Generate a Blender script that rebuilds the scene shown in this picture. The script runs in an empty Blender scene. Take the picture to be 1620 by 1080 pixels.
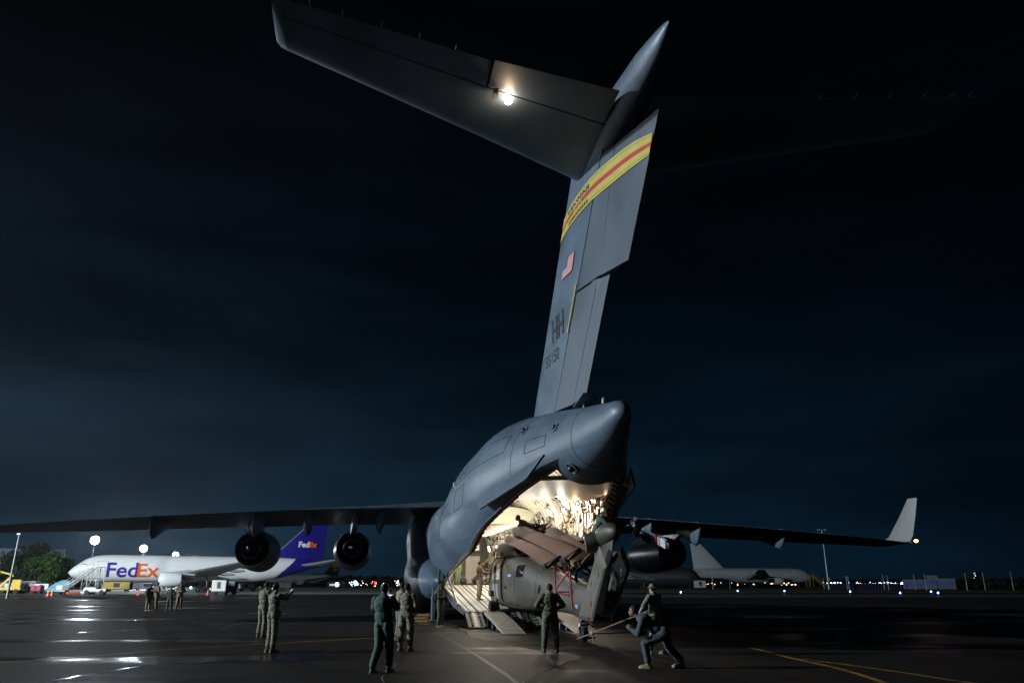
import bpy, bmesh, math, random
import numpy as np
from mathutils import Vector, Matrix, noise
random.seed(7)
sc = bpy.context.scene
R = math.radians
# ------------------------------------------------------------------ camera, sky, light
F_PX = 1180.0
cam_d = bpy.data.cameras.new("camera"); cam = bpy.data.objects.new("camera", cam_d)
sc.collection.objects.link(cam); sc.camera = cam
cam_d.sensor_width = 36.0; cam_d.lens = F_PX/1620*36.0
cam_d.clip_start = 0.1; cam_d.clip_end = 6000
PITCH = math.atan(383/F_PX)
cam.location = (0, 0, 1.75); cam.rotation_euler = (math.pi/2 + PITCH, 0, 0)
vs = sc.view_settings; vs.view_transform = 'Standard'; vs.look = 'None'; vs.exposure = 0.0; vs.gamma = 1.0

w = bpy.data.worlds.new("World"); sc.world = w; w.use_nodes = True
nt = w.node_tree; nt.nodes.clear()
def N(t, ty, **k):
    n = t.nodes.new(ty)
    for a, b in k.items(): setattr(n, a, b)
    return n
wo = N(nt, 'ShaderNodeOutputWorld'); bg = N(nt, 'ShaderNodeBackground')
tc = N(nt, 'ShaderNodeTexCoord'); sp = N(nt, 'ShaderNodeSeparateXYZ')
nt.links.new(tc.outputs['Generated'], sp.inputs[0])
cr = N(nt, 'ShaderNodeValToRGB')
nt.links.new(sp.outputs['Z'], cr.inputs[0])
e = cr.color_ramp.elements
e[0].position = 0.0; e[0].color = (0.0050, 0.0140, 0.0270, 1)
e[1].position = 1.0; e[1].color = (0.0005, 0.0005, 0.0008, 1)
for p_, c_ in ((0.14, (0.0036, 0.0098, 0.0180, 1)), (0.25, (0.0018, 0.0052, 0.0098, 1)), (0.40, (0.0009, 0.0022, 0.0046, 1)), (0.60, (0.0006, 0.0008, 0.0016, 1))):
    q = e.new(p_); q.color = c_
# town glow towards the left horizon, darkness to the right
mr = N(nt, 'ShaderNodeMapRange'); mr.inputs[1].default_value = -0.75; mr.inputs[2].default_value = 0.62
mr.inputs[3].default_value = 2.5; mr.inputs[4].default_value = 0.55
nt.links.new(sp.outputs['X'], mr.inputs[0])
nz = N(nt, 'ShaderNodeTexNoise'); nz.inputs['Scale'].default_value = 2.6; nz.inputs['Detail'].default_value = 5
mp = N(nt, 'ShaderNodeMapping'); mp.inputs['Scale'].default_value = (1, 1, 4.5)
nt.links.new(tc.outputs['Generated'], mp.inputs[0]); nt.links.new(mp.outputs[0], nz.inputs['Vector'])
m2 = N(nt, 'ShaderNodeMapRange'); m2.inputs[1].default_value = 0.35; m2.inputs[2].default_value = 0.75
m2.inputs[3].default_value = 0.7; m2.inputs[4].default_value = 1.8
nt.links.new(nz.outputs[0], m2.inputs[0])
mu = N(nt, 'ShaderNodeMath', operation='MULTIPLY'); nt.links.new(mr.outputs[0], mu.inputs[0]); nt.links.new(m2.outputs[0], mu.inputs[1])
tn = N(nt, 'ShaderNodeValToRGB'); tn.color_ramp.elements[0].position = .0; tn.color_ramp.elements[0].color = (.92, .80, .70, 1)
tn.color_ramp.elements[1].position = .55; tn.color_ramp.elements[1].color = (.40, .66, .70, 1)
m3 = N(nt, 'ShaderNodeMapRange'); m3.inputs[1].default_value = -.6; m3.inputs[2].default_value = .6; nt.links.new(sp.outputs['X'], m3.inputs[0]); nt.links.new(m3.outputs[0], tn.inputs[0])
tm = N(nt, 'ShaderNodeMix', data_type='RGBA', blend_type='MULTIPLY'); tm.inputs[0].default_value = 1; nt.links.new(cr.outputs[0], tm.inputs[6]); nt.links.new(tn.outputs[0], tm.inputs[7])
nt.links.new(tm.outputs[2], bg.inputs[0]); nt.links.new(mu.outputs[0], bg.inputs[1])
nt.links.new(bg.outputs[0], wo.inputs[0])

# ------------------------------------------------------------------ materials
MATS = {}
def mat(name, col, rough=0.5, metal=0.0, var=0.0, vscale=3.0, bump=0.0, bscale=30.0, emit=None, es=0.0, stretch=(1,1,1), coat=0.0, spec=0.5, alpha=1.0):
    if name in MATS: return MATS[name]
    m = bpy.data.materials.new(name); m.use_nodes = True; t = m.node_tree
    b = t.nodes['Principled BSDF']
    b.inputs['Base Color'].default_value = (*col, 1); b.inputs['Roughness'].default_value = rough
    b.inputs['Metallic'].default_value = metal; b.inputs['Coat Weight'].default_value = coat
    b.inputs['Specular IOR Level'].default_value = spec
    if emit: b.inputs['Emission Color'].default_value = (*emit, 1); b.inputs['Emission Strength'].default_value = es
    if var or bump:
        c = N(t, 'ShaderNodeTexCoord'); mp = N(t, 'ShaderNodeMapping'); mp.inputs['Scale'].default_value = stretch
        t.links.new(c.outputs['Object'], mp.inputs[0])
    if var:
        n = N(t, 'ShaderNodeTexNoise'); n.inputs['Scale'].default_value = vscale; n.inputs['Detail'].default_value = 6; n.inputs['Roughness'].default_value = .62
        t.links.new(mp.outputs[0], n.inputs['Vector'])
        r = N(t, 'ShaderNodeValToRGB'); r.color_ramp.elements[0].position = .32; r.color_ramp.elements[1].position = .7
        r.color_ramp.elements[0].color = tuple(max(0, x*(1-var)) for x in col)+(1,)
        r.color_ramp.elements[1].color = tuple(min(1, x*(1+var*.7)) for x in col)+(1,)
        t.links.new(n.outputs[0], r.inputs[0]); t.links.new(r.outputs[0], b.inputs['Base Color'])
        mr = N(t, 'ShaderNodeMapRange'); mr.inputs[3].default_value = max(.04, rough-.12); mr.inputs[4].default_value = min(1, rough+.12)
        t.links.new(n.outputs[0], mr.inputs[0]); t.links.new(mr.outputs[0], b.inputs['Roughness'])
    if bump:
        n = N(t, 'ShaderNodeTexNoise'); n.inputs['Scale'].default_value = bscale; n.inputs['Detail'].default_value = 4
        t.links.new(mp.outputs[0], n.inputs['Vector'])
        u = N(t, 'ShaderNodeBump'); u.inputs['Strength'].default_value = bump; u.inputs['Distance'].default_value = .02
        t.links.new(n.outputs[0], u.inputs['Height']); t.links.new(u.outputs[0], b.inputs['Normal'])
    MATS[name] = m; return m

def skin_mat(name, col, rough=.42, period=(1.9, 1.15)):
    """aircraft paint: soft dirt, stains that streak, and faint panel joints and rivet rows as bump and fine dark lines"""
    m = mat(name, col, rough, var=.30, vscale=.9, stretch=(.35, 1, .8))
    t = m.node_tree; b = t.nodes['Principled BSDF']
    c = N(t, 'ShaderNodeTexCoord'); s = N(t, 'ShaderNodeSeparateXYZ'); t.links.new(c.outputs['Object'], s.inputs[0])
    def line(sock, per, wd):
        a = N(t, 'ShaderNodeMath', operation='FRACT'); d = N(t, 'ShaderNodeMath', operation='DIVIDE'); d.inputs[1].default_value = per
        t.links.new(sock, d.inputs[0]); t.links.new(d.outputs[0], a.inputs[0])
        l = N(t, 'ShaderNodeMath', operation='LESS_THAN'); l.inputs[1].default_value = wd/per
        t.links.new(a.outputs[0], l.inputs[0]); return l.outputs[0]
    a = line(s.outputs['X'], period[0], .028); z = line(s.outputs['Z'], period[1], .02)
    mx = N(t, 'ShaderNodeMath', operation='MAXIMUM'); t.links.new(a, mx.inputs[0]); t.links.new(z, mx.inputs[1])
    old = b.inputs['Base Color'].links[0].from_socket
    mix = N(t, 'ShaderNodeMix', data_type='RGBA'); sc_ = N(t, 'ShaderNodeMath', operation='MULTIPLY'); sc_.inputs[1].default_value = .62
    t.links.new(mx.outputs[0], sc_.inputs[0]); t.links.new(sc_.outputs[0], mix.inputs[0])
    t.links.new(old, mix.inputs[6]); mix.inputs[7].default_value = tuple(x*.35 for x in col)+(1,)
    t.links.new(mix.outputs[2], b.inputs['Base Color'])
    # slight oil-canning of the sheet metal
    n = N(t, 'ShaderNodeTexNoise'); n.inputs['Scale'].default_value = 1.3; n.inputs['Detail'].default_value = 2
    t.links.new(c.outputs['Object'], n.inputs['Vector'])
    u = N(t, 'ShaderNodeBump'); u.inputs['Strength'].default_value = .22; u.inputs['Distance'].default_value = .12
    t.links.new(n.outputs[0], u.inputs['Height']); t.links.new(u.outputs[0], b.inputs['Normal'])
    return m

def camo(name, cols, scale=14.0, rough=.85):
    m = bpy.data.materials.new(name); m.use_nodes = True; t = m.node_tree; b = t.nodes['Principled BSDF']
    b.inputs['Roughness'].default_value = rough
    c = N(t, 'ShaderNodeTexCoord'); n = N(t, 'ShaderNodeTexNoise'); n.inputs['Scale'].default_value = scale; n.inputs['Detail'].default_value = 2.5
    t.links.new(c.outputs['Object'], n.inputs['Vector'])
    r = N(t, 'ShaderNodeValToRGB'); r.color_ramp.interpolation = 'CONSTANT'; el = r.color_ramp.elements
    el[0].position = 0; el[0].color = (*cols[0], 1); el[1].position = .43; el[1].color = (*cols[1], 1)
    q = el.new(.52); q.color = (*cols[2], 1); q = el.new(.6); q.color = (*cols[3], 1)
    t.links.new(n.outputs[0], r.inputs[0]); t.links.new(r.outputs[0], b.inputs['Base Color'])
    n2 = N(t, 'ShaderNodeTexNoise'); n2.inputs['Scale'].default_value = 9; n2.inputs['Detail'].default_value = 5
    mp = N(t, 'ShaderNodeMapping'); mp.inputs['Scale'].default_value = (1, 1, 2.2); t.links.new(c.outputs['Object'], mp.inputs[0]); t.links.new(mp.outputs[0], n2.inputs['Vector'])
    u = N(t, 'ShaderNodeBump'); u.inputs['Strength'].default_value = .6; u.inputs['Distance'].default_value = .03
    t.links.new(n2.outputs[0], u.inputs['Height']); t.links.new(u.outputs[0], b.inputs['Normal'])
    MATS[name] = m; return m

# ------------------------------------------------------------------ mesh helper
class MB:
    def __init__(s): s.v = []; s.f = []; s.m = []; s.mats = []
    def mi(s, m):
        if m not in s.mats: s.mats.append(m)
        return s.mats.index(m)
    def add(s, vs, fs, m):
        o = len(s.v); s.v += [tuple(v) for v in vs]; i = s.mi(m)
        for f in fs: s.f.append([o+k for k in f]); s.m.append(i)
        return s
    def box(s, c, d, m, rot=None):
        x, y, z = [k/2 for k in d]
        vs = [Vector((a*x, b*y, g*z)) for a in (-1, 1) for b in (-1, 1) for g in (-1, 1)]
        if rot is not None: vs = [rot @ v for v in vs]
        c = Vector(c)
        return s.add([v+c for v in vs], [(0,1,3,2),(4,6,7,5),(0,4,5,1),(2,3,7,6),(0,2,6,4),(1,5,7,3)], m)
    def bar(s, a, b, wd, ht, m):
        a, b = Vector(a), Vector(b); d = (b-a)
        if d.length < 1e-6: return s
        q = d.to_track_quat('X', 'Z').to_matrix()
        return s.box((a+b)/2, (d.length, wd, ht), m, q)
    def tube(s, pts, rad, m, n=10, cap=True):
        pts = [Vector(p) for p in pts]
        if not hasattr(rad, '__len__'): rad = [rad]*len(pts)
        rings = []
        up = Vector((0, 0, 1))
        for i, p in enumerate(pts):
            d = (pts[min(i+1, len(pts)-1)]-pts[max(i-1, 0)]).normalized()
            u = up if abs(d.z) < .95 else Vector((1, 0, 0))
            a = d.cross(u).normalized(); b = a.cross(d).normalized()
            rings.append([p+(a*math.cos(2*math.pi*k/n)+b*math.sin(2*math.pi*k/n))*rad[i] for k in range(n)])
        return s.loft(rings, m, cap=cap)
    def loft(s, rings, m, cap=True, closed=True, capm=None):
        n = len(rings[0]); vs = [p for r in rings for p in r]; fs = []
        for i in range(len(rings)-1):
            for k in range(n if closed else n-1):
                a = i*n+k; b = i*n+(k+1) % n
                fs.append((a, b, b+n, a+n))
        if cap and closed:
            fs.append(tuple(range(n-1, -1, -1))); fs.append(tuple((len(rings)-1)*n+k for k in range(n)))
        return s.add(vs, fs, m)
    def lathe(s, prof, o, ax, m, n=32, cap=False):
        """prof: list (distance along axis, radius)"""
        o = Vector(o); ax = Vector(ax).normalized(); u = Vector((0, 0, 1)) if abs(ax.z) < .9 else Vector((0, 1, 0))
        a = ax.cross(u).normalized(); b = a.cross(ax).normalized()
        rings = [[o+ax*d+(a*math.cos(2*math.pi*k/n)+b*math.sin(2*math.pi*k/n))*max(r, 1e-4) for k in range(n)] for d, r in prof]
        return s.loft(rings, m, cap=cap)
    def prism(s, poly, axis, lo, hi, m):
        """poly 2D points extruded along axis 'x','y','z'"""
        def P(a, b, c): return {'x': (c, a, b), 'y': (a, c, b), 'z': (a, b, c)}[axis]
        n = len(poly)
        vs = [P(*p, lo) for p in poly]+[P(*p, hi) for p in poly]
        fs = [tuple(range(n)), tuple(range(2*n-1, n-1, -1))]+[(k, (k+1) % n, n+(k+1) % n, n+k) for k in range(n)]
        return s.add(vs, fs, m)
    def ell(s, c, r, m, nu=16, nv=10, rot=None):
        vs = []; c = Vector(c)
        for j in range(nv+1):
            t = math.pi*j/nv
            for i in range(nu):
                p = 2*math.pi*i/nu
                v = Vector((r[0]*math.sin(t)*math.cos(p), r[1]*math.sin(t)*math.sin(p), r[2]*math.cos(t)))
                if rot is not None: v = rot @ v
                vs.append(c+v)
        fs = [(j*nu+i, j*nu+(i+1) % nu, (j+1)*nu+(i+1) % nu, (j+1)*nu+i) for j in range(nv) for i in range(nu)]
        return s.add(vs, fs, m)
    def build(s, name, parent=None, smooth=True, bevel=0, off=None, fixn=True, ang=35):
        me = bpy.data.meshes.new(name)
        vs = s.v
        if off is not None: vs = [(a-off[0], b-off[1], c-off[2]) for a, b, c in vs]
        me.from_pydata([tuple(v) for v in vs], [], s.f)
        for m in s.mats: me.materials.append(m)
        me.polygons.foreach_set('material_index', s.m)
        bm = bmesh.new(); bm.from_mesh(me)
        bmesh.ops.remove_doubles(bm, verts=bm.verts, dist=1e-5)
        if fixn: bmesh.ops.recalc_face_normals(bm, faces=bm.faces)
        bm.to_mesh(me); bm.free()
        if smooth:
            me.polygons.foreach_set('use_smooth', [True]*len(me.polygons))
            me.set_sharp_from_angle(angle=R(ang))
        o = bpy.data.objects.new(name, me); sc.collection.objects.link(o)
        if parent is not None: o.parent = parent
        if bevel:
            b = o.modifiers.new('bevel', 'BEVEL'); b.width = bevel; b.segments = 2; b.limit_method = 'ANGLE'; b.harden_normals = False
        return o

def tag(o, label=None, cat=None, group=None, kind=None):
    if label: o['label'] = label
    if cat: o['category'] = cat
    if group: o['group'] = group
    if kind: o['kind'] = kind
    return o
def empty(name, loc=(0,0,0), rz=0, label=None, cat=None, group=None):
    o = bpy.data.objects.new(name, None); sc.collection.objects.link(o); o.empty_display_size = .3
    o.location = loc; o.rotation_euler = (0, 0, rz)
    return tag(o, label, cat, group)
def copy_tree(o, parent=None):
    c = o.copy(); sc.collection.objects.link(c); c.parent = parent
    for ch in [k for k in bpy.data.objects if k.parent == o]: copy_tree(ch, c)
    return c

# pixel of the 1620x1080 photo -> ground point, used only to set out the plan of the apron
def gnd(px, py, z=0.0):
    a = (px-810)/F_PX; b = (540-py)/F_PX
    r = (a, math.cos(PITCH)-b*math.sin(PITCH), math.sin(PITCH)+b*math.cos(PITCH))
    t = (z-1.75)/r[2]; return r[0]*t, r[1]*t
# the frame of the big transport: x aft from its nose, y to port, z up
YAW = 0.2; TX, TY = 3.98, 17.33
fwv = (-math.sin(YAW), math.cos(YAW)); ptv = (-math.cos(YAW), -math.sin(YAW))
def PW(xa, y=0, z=0): return (TX+(52-xa)*fwv[0]+y*ptv[0], TY+(52-xa)*fwv[1]+y*ptv[1], z)
AROT = YAW-math.pi/2
def text_mesh(s, size, offset=0.0, shear=0.0, spacing=1.0):
    cu = bpy.data.curves.new('t', 'FONT'); cu.body = s; cu.size = size; cu.offset = offset; cu.shear = shear; cu.space_character = spacing
    cu.resolution_u = 4
    o = bpy.data.objects.new('t', cu); sc.collection.objects.link(o)
    bpy.context.view_layer.update()
    me = bpy.data.meshes.new_from_object(o.evaluated_get(bpy.context.evaluated_depsgraph_get()))
    bpy.data.objects.remove(o); bpy.data.curves.remove(cu)
    return me
def lettering(name, s, size, fn, m, parent, offset=0.0, shear=0.0, spacing=1.0, cuts=0, width=None, x0=0.0, height=None, xcuts=10):
    """flat lettering laid on a surface: fn(u, v) -> point. Returns object and the right end"""
    me = text_mesh(s, size, offset, shear, spacing)
    bm = bmesh.new(); bm.from_mesh(me)
    xs = [v.co.x for v in bm.verts]; ys = [v.co.y for v in bm.verts]
    lo, hi = min(xs), max(xs); k = (width/(hi-lo)) if width else 1.0
    yl, yh = min(ys), max(ys); ky = (height/(yh-yl)) if height else 1.0
    for v in bm.verts: v.co.x = x0+(v.co.x-lo)*k; v.co.y = v.co.y*ky
    if cuts:
        ys = [v.co.y for v in bm.verts]; a, b = min(ys), max(ys)
        for i in range(1, cuts):
            g = bm.verts[:]+bm.edges[:]+bm.faces[:]
            bmesh.ops.bisect_plane(bm, geom=g, plane_co=(0, a+(b-a)*i/cuts, 0), plane_no=(0, 1, 0))
        if xcuts:
            xs = [v.co.x for v in bm.verts]; a, b = min(xs), max(xs)
            for i in range(1, xcuts):
                g = bm.verts[:]+bm.edges[:]+bm.faces[:]
                bmesh.ops.bisect_plane(bm, geom=g, plane_co=(a+(b-a)*i/xcuts, 0, 0), plane_no=(1, 0, 0))
    end = max(v.co.x for v in bm.verts)
    for v in bm.verts: v.co = Vector(fn(v.co.x, v.co.y))
    bmesh.ops.recalc_face_normals(bm, faces=bm.faces)
    bm.to_mesh(me); bm.free(); me.name = name
    me.materials.clear(); me.materials.append(m)
    o = bpy.data.objects.new(name, me); sc.collection.objects.link(o); o.parent = parent
    return o, end
def interp(x, X, Y): return float(np.interp(x, X, Y))
def lamp(name, loc, power, col=(1,1,1), r=.15, parent=None, typ='POINT', spot=None, aim=None, blend=.5):
    l = bpy.data.lights.new(name, typ); l.energy = power; l.color = col; l.shadow_soft_size = r
    o = bpy.data.objects.new(name, l); sc.collection.objects.link(o); o.location = loc
    if parent is not None: o.parent = parent
    if spot: l.spot_size = R(spot); l.spot_blend = blend
    if aim is not None: o.rotation_euler = (Vector(aim)-Vector(loc)).to_track_quat('-Z', 'Y').to_euler()
    return o
# ------------------------------------------------------------------ ground
def ground_mat(name, col, wet, scale=1.0):
    m = bpy.data.materials.new(name); m.use_nodes = True; t = m.node_tree; b = t.nodes['Principled BSDF']
    c = N(t, 'ShaderNodeTexCoord')
    n1 = N(t, 'ShaderNodeTexNoise'); n1.inputs['Scale'].default_value = .16*scale; n1.inputs['Detail'].default_value = 7; n1.inputs['Roughness'].default_value = .6
    mp = N(t, 'ShaderNodeMapping'); mp.inputs['Scale'].default_value = (.45, 1.3, 1); mp.inputs['Rotation'].default_value = (0, 0, .12)
    t.links.new(c.outputs['Object'], mp.inputs[0]); t.links.new(mp.outputs[0], n1.inputs['Vector'])
    r1 = N(t, 'ShaderNodeValToRGB'); r1.color_ramp.elements[0].position = .35; r1.color_ramp.elements[1].position = .72
    r1.color_ramp.elements[0].color = tuple(x*.62 for x in col)+(1,); r1.color_ramp.elements[1].color = tuple(x*1.35 for x in col)+(1,)
    t.links.new(n1.outputs[0], r1.inputs[0])
    n2 = N(t, 'ShaderNodeTexNoise'); n2.inputs['Scale'].default_value = 26; n2.inputs['Detail'].default_value = 4
    t.links.new(c.outputs['Object'], n2.inputs['Vector'])
    r2 = N(t, 'ShaderNodeMapRange'); r2.inputs[1].default_value = .35; r2.inputs[2].default_value = .7; r2.inputs[3].default_value = .4; r2.inputs[4].default_value = 2.1
    t.links.new(n2.outputs[0], r2.inputs[0])
    mx = N(t, 'ShaderNodeMix', data_type='RGBA', blend_type='MULTIPLY'); mx.inputs[0].default_value = 1
    t.links.new(r1.outputs[0], mx.inputs[6]); t.links.new(r2.outputs[0], mx.inputs[7]); t.links.new(mx.outputs[2], b.inputs['Base Color'])
    # wet: a film of water with puddles in the hollows
    n3 = N(t, 'ShaderNodeTexNoise'); n3.inputs['Scale'].default_value = .33*scale; n3.inputs['Detail'].default_value = 6; n3.inputs['Roughness'].default_value = .55
    mp3 = N(t, 'ShaderNodeMapping'); mp3.inputs['Scale'].default_value = (.28, .8, 1); mp3.inputs['Location'].default_value = (3.1, 7.7, 0)
    t.links.new(c.outputs['Object'], mp3.inputs[0]); t.links.new(mp3.outputs[0], n3.inputs['Vector'])
    r3 = N(t, 'ShaderNodeValToRGB'); e = r3.color_ramp.elements
    e[0].position = .53; e[0].color = (wet[0],)*3+(1,); e[1].position = .63; e[1].color = (wet[1],)*3+(1,)
    t.links.new(n3.outputs[0], r3.inputs[0])
    a = N(t, 'ShaderNodeMath', operation='MULTIPLY_ADD'); a.inputs[1].default_value = .18; t.links.new(n2.outputs[0], a.inputs[0]); t.links.new(r3.outputs[0], a.inputs[2])
    t.links.new(a.outputs[0], b.inputs['Roughness'])
    n4 = N(t, 'ShaderNodeTexVoronoi'); n4.inputs['Scale'].default_value = 55
    t.links.new(c.outputs['Object'], n4.inputs['Vector'])
    st = N(t, 'ShaderNodeMath', operation='MULTIPLY'); t.links.new(r3.outputs[0], st.inputs[0]); st.inputs[1].default_value = 1.6
    u = N(t, 'ShaderNodeBump'); u.inputs['Distance'].default_value = .008; t.links.new(st.outputs[0], u.inputs['Strength'])
    ad = N(t, 'ShaderNodeMath', operation='ADD'); t.links.new(n4.outputs[0], ad.inputs[0]); t.links.new(n2.outputs[0], ad.inputs[1])
    t.links.new(ad.outputs[0], u.inputs['Height']); t.links.new(u.outputs[0], b.inputs['Normal'])
    MATS[name] = m; return m
G_asph = ground_mat('wet_asphalt', (.0150, .0100, .0072), (.47, .10)); G_asph.node_tree.nodes['Principled BSDF'].inputs['Specular IOR Level'].default_value = .28
G_conc = ground_mat('wet_concrete', (.20, .19, .18), (.55, .30))
G_grass = mat('grass', (.045, .060, .018), .95, var=.5, vscale=.4, bump=1.0, bscale=14)
G_line = mat('worn_yellow_paint', (.34, .19, .022), .5, var=.75, vscale=2.2, bump=.4, bscale=60)
G_wline = mat('worn_white_paint_and_reflection', (.07, .066, .06), .5, var=.8, vscale=2.5, bump=.4, bscale=60)
G_seal = mat('crack_sealer', (.012, .012, .012), .18)
def sheet(name, poly, z, m, thick=0):
    b = MB(); b.add([(x, y, z) for x, y in poly], [tuple(range(len(poly)))], m)
    o = b.build(name, smooth=False); return tag(o, kind='structure')
g = MB(); S = 3500
g.add([(-S, -400, 0), (S, -400, 0), (S, S, 0), (-S, S, 0)], [(0, 1, 2, 3)], G_asph)
tag(g.build('ground', smooth=False), kind='structure')
sheet('concrete_apron', [(-420, 137), (-8, 139), (6, 152), (6, 330), (-420, 330)], .004, G_conc)
sheet('taxiway_shoulder', [(4, 108), (520, 104), (520, 150), (8, 139)], .004, ground_mat('shoulder_paving', (.07, .066, .055), (.6, .4)))
gr = MB(); gp = []
for i in range(60):
    x = 8+i*10; gp.append((x, 151+2.5*noise.noise(Vector((i*.4, 0, 0)))))
gr.add([(x, y, .06) for x, y in gp]+[(x, 640, .06) for x, y in reversed(gp)], [tuple(range(120))], G_grass)
tag(gr.build('grass', smooth=False), 'strip of grass between the paving and the far airport buildings on the right', 'grass', kind='stuff')
gr = MB(); gr.add([(-300, 331, .05), (6, 331, .05), (6, 900, .05), (-300, 900, .05)], [(0, 1, 2, 3)], G_grass)
tag(gr.build('grass', smooth=False), 'grass beyond the lit concrete apron on the left', 'grass', kind='stuff')
def stripe(name, pts, wd, z, m):
    pts = [Vector((*p, 0)) for p in pts]; L = []; Rr = []
    for i, p in enumerate(pts):
        d = (pts[min(i+1, len(pts)-1)]-pts[max(i-1, 0)]).normalized(); n = Vector((-d.y, d.x, 0))*wd/2
        L.append(p+n); Rr.append(p-n)
    b = MB(); k = len(pts)
    b.add([(v.x, v.y, z) for v in L+Rr], [(i, i+1, k+i+1, k+i) for i in range(k-1)], m)
    return tag(b.build(name, smooth=False), kind='structure')
def smoothpts(P, n=8):
    out = []
    for i in range(len(P)-1):
        p0 = P[max(i-1, 0)]; p1 = P[i]; p2 = P[i+1]; p3 = P[min(i+2, len(P)-1)]
        for k in range(n):
            t = k/n
            out.append(tuple(.5*((2*b)+(-a+c)*t+(2*a-5*b+4*c-d)*t*t+(-a+3*b-3*c+d)*t**3) for a, b, c, d in zip(p0, p1, p2, p3)))
    out.append(tuple(P[-1])); return out
stripe('taxi_line', smoothpts([(-16.5, 15.2), gnd(0, 1048), gnd(300, 1025), gnd(600, 1008), gnd(725, 999)]), .13, .004, G_line)
stripe('taxi_line', smoothpts([(3.4, 26.8), (5.2, 26.0), gnd(1140, 1018), gnd(1195, 1026), gnd(1250, 1040), gnd(1330, 1058), gnd(1400, 1080), (6.4, 12.5)]), .15, .004, G_line)
stripe('taxi_line', smoothpts([gnd(1255, 1041), gnd(1330, 1050), gnd(1430, 1064), gnd(1530, 1079), (9.5, 13)]), .12, .008, G_line)
stripe('reflection_streak', [gnd(690, 1000), gnd(745, 1030), gnd(800, 1066), gnd(830, 1090)], .10, .004, G_wline)  # streak of reflected light on the wet paving, painted in as a pale stripe
stripe('taxi_line', [gnd(0, 986), gnd(110, 974), gnd(212, 966)], .35, .004, G_wline)
stripe('taxi_line', [gnd(350, 994), gnd(398, 979)], .16, .004, G_wline)
def crack(pts, wd=.035, m=G_seal, z=.006):
    P = [];
    for i in range(len(pts)-1):
        a, b = Vector((*pts[i], 0)), Vector((*pts[i+1], 0)); k = max(2, int((b-a).length/.35))
        for j in range(k):
            q = a.lerp(b, j/k); P.append((q.x+random.uniform(-.06, .06), q.y+random.uniform(-.06, .06)))
    P.append(pts[-1]); return stripe('paving_crack', P, wd, z, m)
G_patch = ground_mat('newer_asphalt', (.0125, .0086, .0064), (.49, .12)); G_patch.node_tree.nodes["Principled BSDF"].inputs["Specular IOR Level"].default_value = .28
for i, P in enumerate(([gnd(130, 1010), gnd(330, 998), gnd(350, 1012), gnd(120, 1030)], [gnd(700, 1035), gnd(850, 1030), gnd(880, 1052), gnd(690, 1060)], [gnd(1000, 985), gnd(1330, 978), gnd(1400, 990), gnd(1010, 1000)], [gnd(1150, 1050), gnd(1330, 1042), gnd(1450, 1060), gnd(1200, 1075)], [gnd(330, 1040), gnd(520, 1032), gnd(540, 1060), gnd(300, 1075)])): sheet('asphalt_patch', P, .0035, G_patch)
crack([gnd(60, 1080), gnd(170, 1062), gnd(300, 1040), gnd(470, 1020)], .05)
crack([gnd(604, 1080), gnd(614, 1060), gnd(640, 1040)], .03)
crack([gnd(700, 985), gnd(760, 1010), gnd(850, 1028), gnd(930, 1020)], .05)
crack([gnd(905, 1010), gnd(990, 1030), gnd(1100, 1058), gnd(1200, 1078)], .05, G_wline)
crack([gnd(930, 1006), gnd(1060, 1008), gnd(1250, 1003)], .04)
crack([gnd(120, 1000), gnd(420, 985), gnd(640, 978)], .06)
crack([gnd(1100, 985), gnd(1300, 992), gnd(1600, 1000)], .06)
crack([gnd(820, 1080), gnd(900, 1045), gnd(960, 1022)], .03)

# ------------------------------------------------------------------ the big grey transport
C_grey = skin_mat('transport_grey_paint', (.082, .118, .160), .44)
C_grey2 = mat('grey_paint_control_surface', (.080, .113, .150), .50, var=.34, vscale=.7, stretch=(.5, 1, .5))
C_dark = mat('dark_gap', (.02, .022, .025), .7)
C_white = mat('bay_white_paint', (.52, .48, .41), .45, var=.14, vscale=2.5)
C_cream = mat('bay_cream_liner', (.12, .105, .08), .6, var=.4, vscale=2.5)
C_metal = mat('bare_metal', (.42, .42, .42), .32, 1.0, var=.2, vscale=4)
C_burnt = mat('burnt_exhaust_metal', (.30, .28, .27), .30, 1.0, var=.4, vscale=5)
C_dmetal = mat('dark_metal', (.05, .05, .055), .4, .7, var=.3, vscale=8)
C_rubber = mat('tyre_rubber', (.02, .02, .02), .8, bump=.3, bscale=40)
C_yellow = mat('yellow_paint', (.42, .35, .07), .5, var=.08, vscale=2)
C_red = mat('red_paint', (.36, .028, .022), .5)
C_black = mat('black_marking', (.02, .02, .022), .55)
C_tan = mat('tan_padding', (.48, .30, .14), .8, var=.15)
C_orange = mat('orange_strap', (.6, .12, .03), .7)

plane = empty('cargo_plane', PW(0, 0, 0), AROT, 'huge grey military transport plane with its cargo ramp down and tall T tail', 'airplane')
def build(b, name, parent=plane, **k):
    b.v = [(x, -y, z) for x, y, z in b.v]
    return b.build(name, parent, **k)
SX = [0, .6, 2, 4, 7, 10, 16, 26, 30, 34, 38, 42, 45, 47.3, 48.05, 48.3]
SZ = [3.1, 3.15, 3.3, 3.6, 3.85, 3.9, 3.9, 3.9, 4.05, 4.56, 4.95, 5.62, 5.98, 6.29, 6.47, 6.5]
SY = [.1, .9, 1.9, 2.8, 3.3, 3.42, 3.42, 3.40, 3.42, 3.45, 3.2, 2.25, 1.23, .50, .28, .06]
ST = [.1, .8, 1.8, 2.7, 3.0, 3.05, 3.05, 3.05, 3.12, 3.29, 3.2, 2.17, 1.33, .66, .34, .10]
SB = [.1, .9, 1.8, 2.6, 3.1, 3.35, 3.4, 3.40, 3.35, 3.07, 2.42, 1.62, 1.08, .56, .30, .10]
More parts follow.
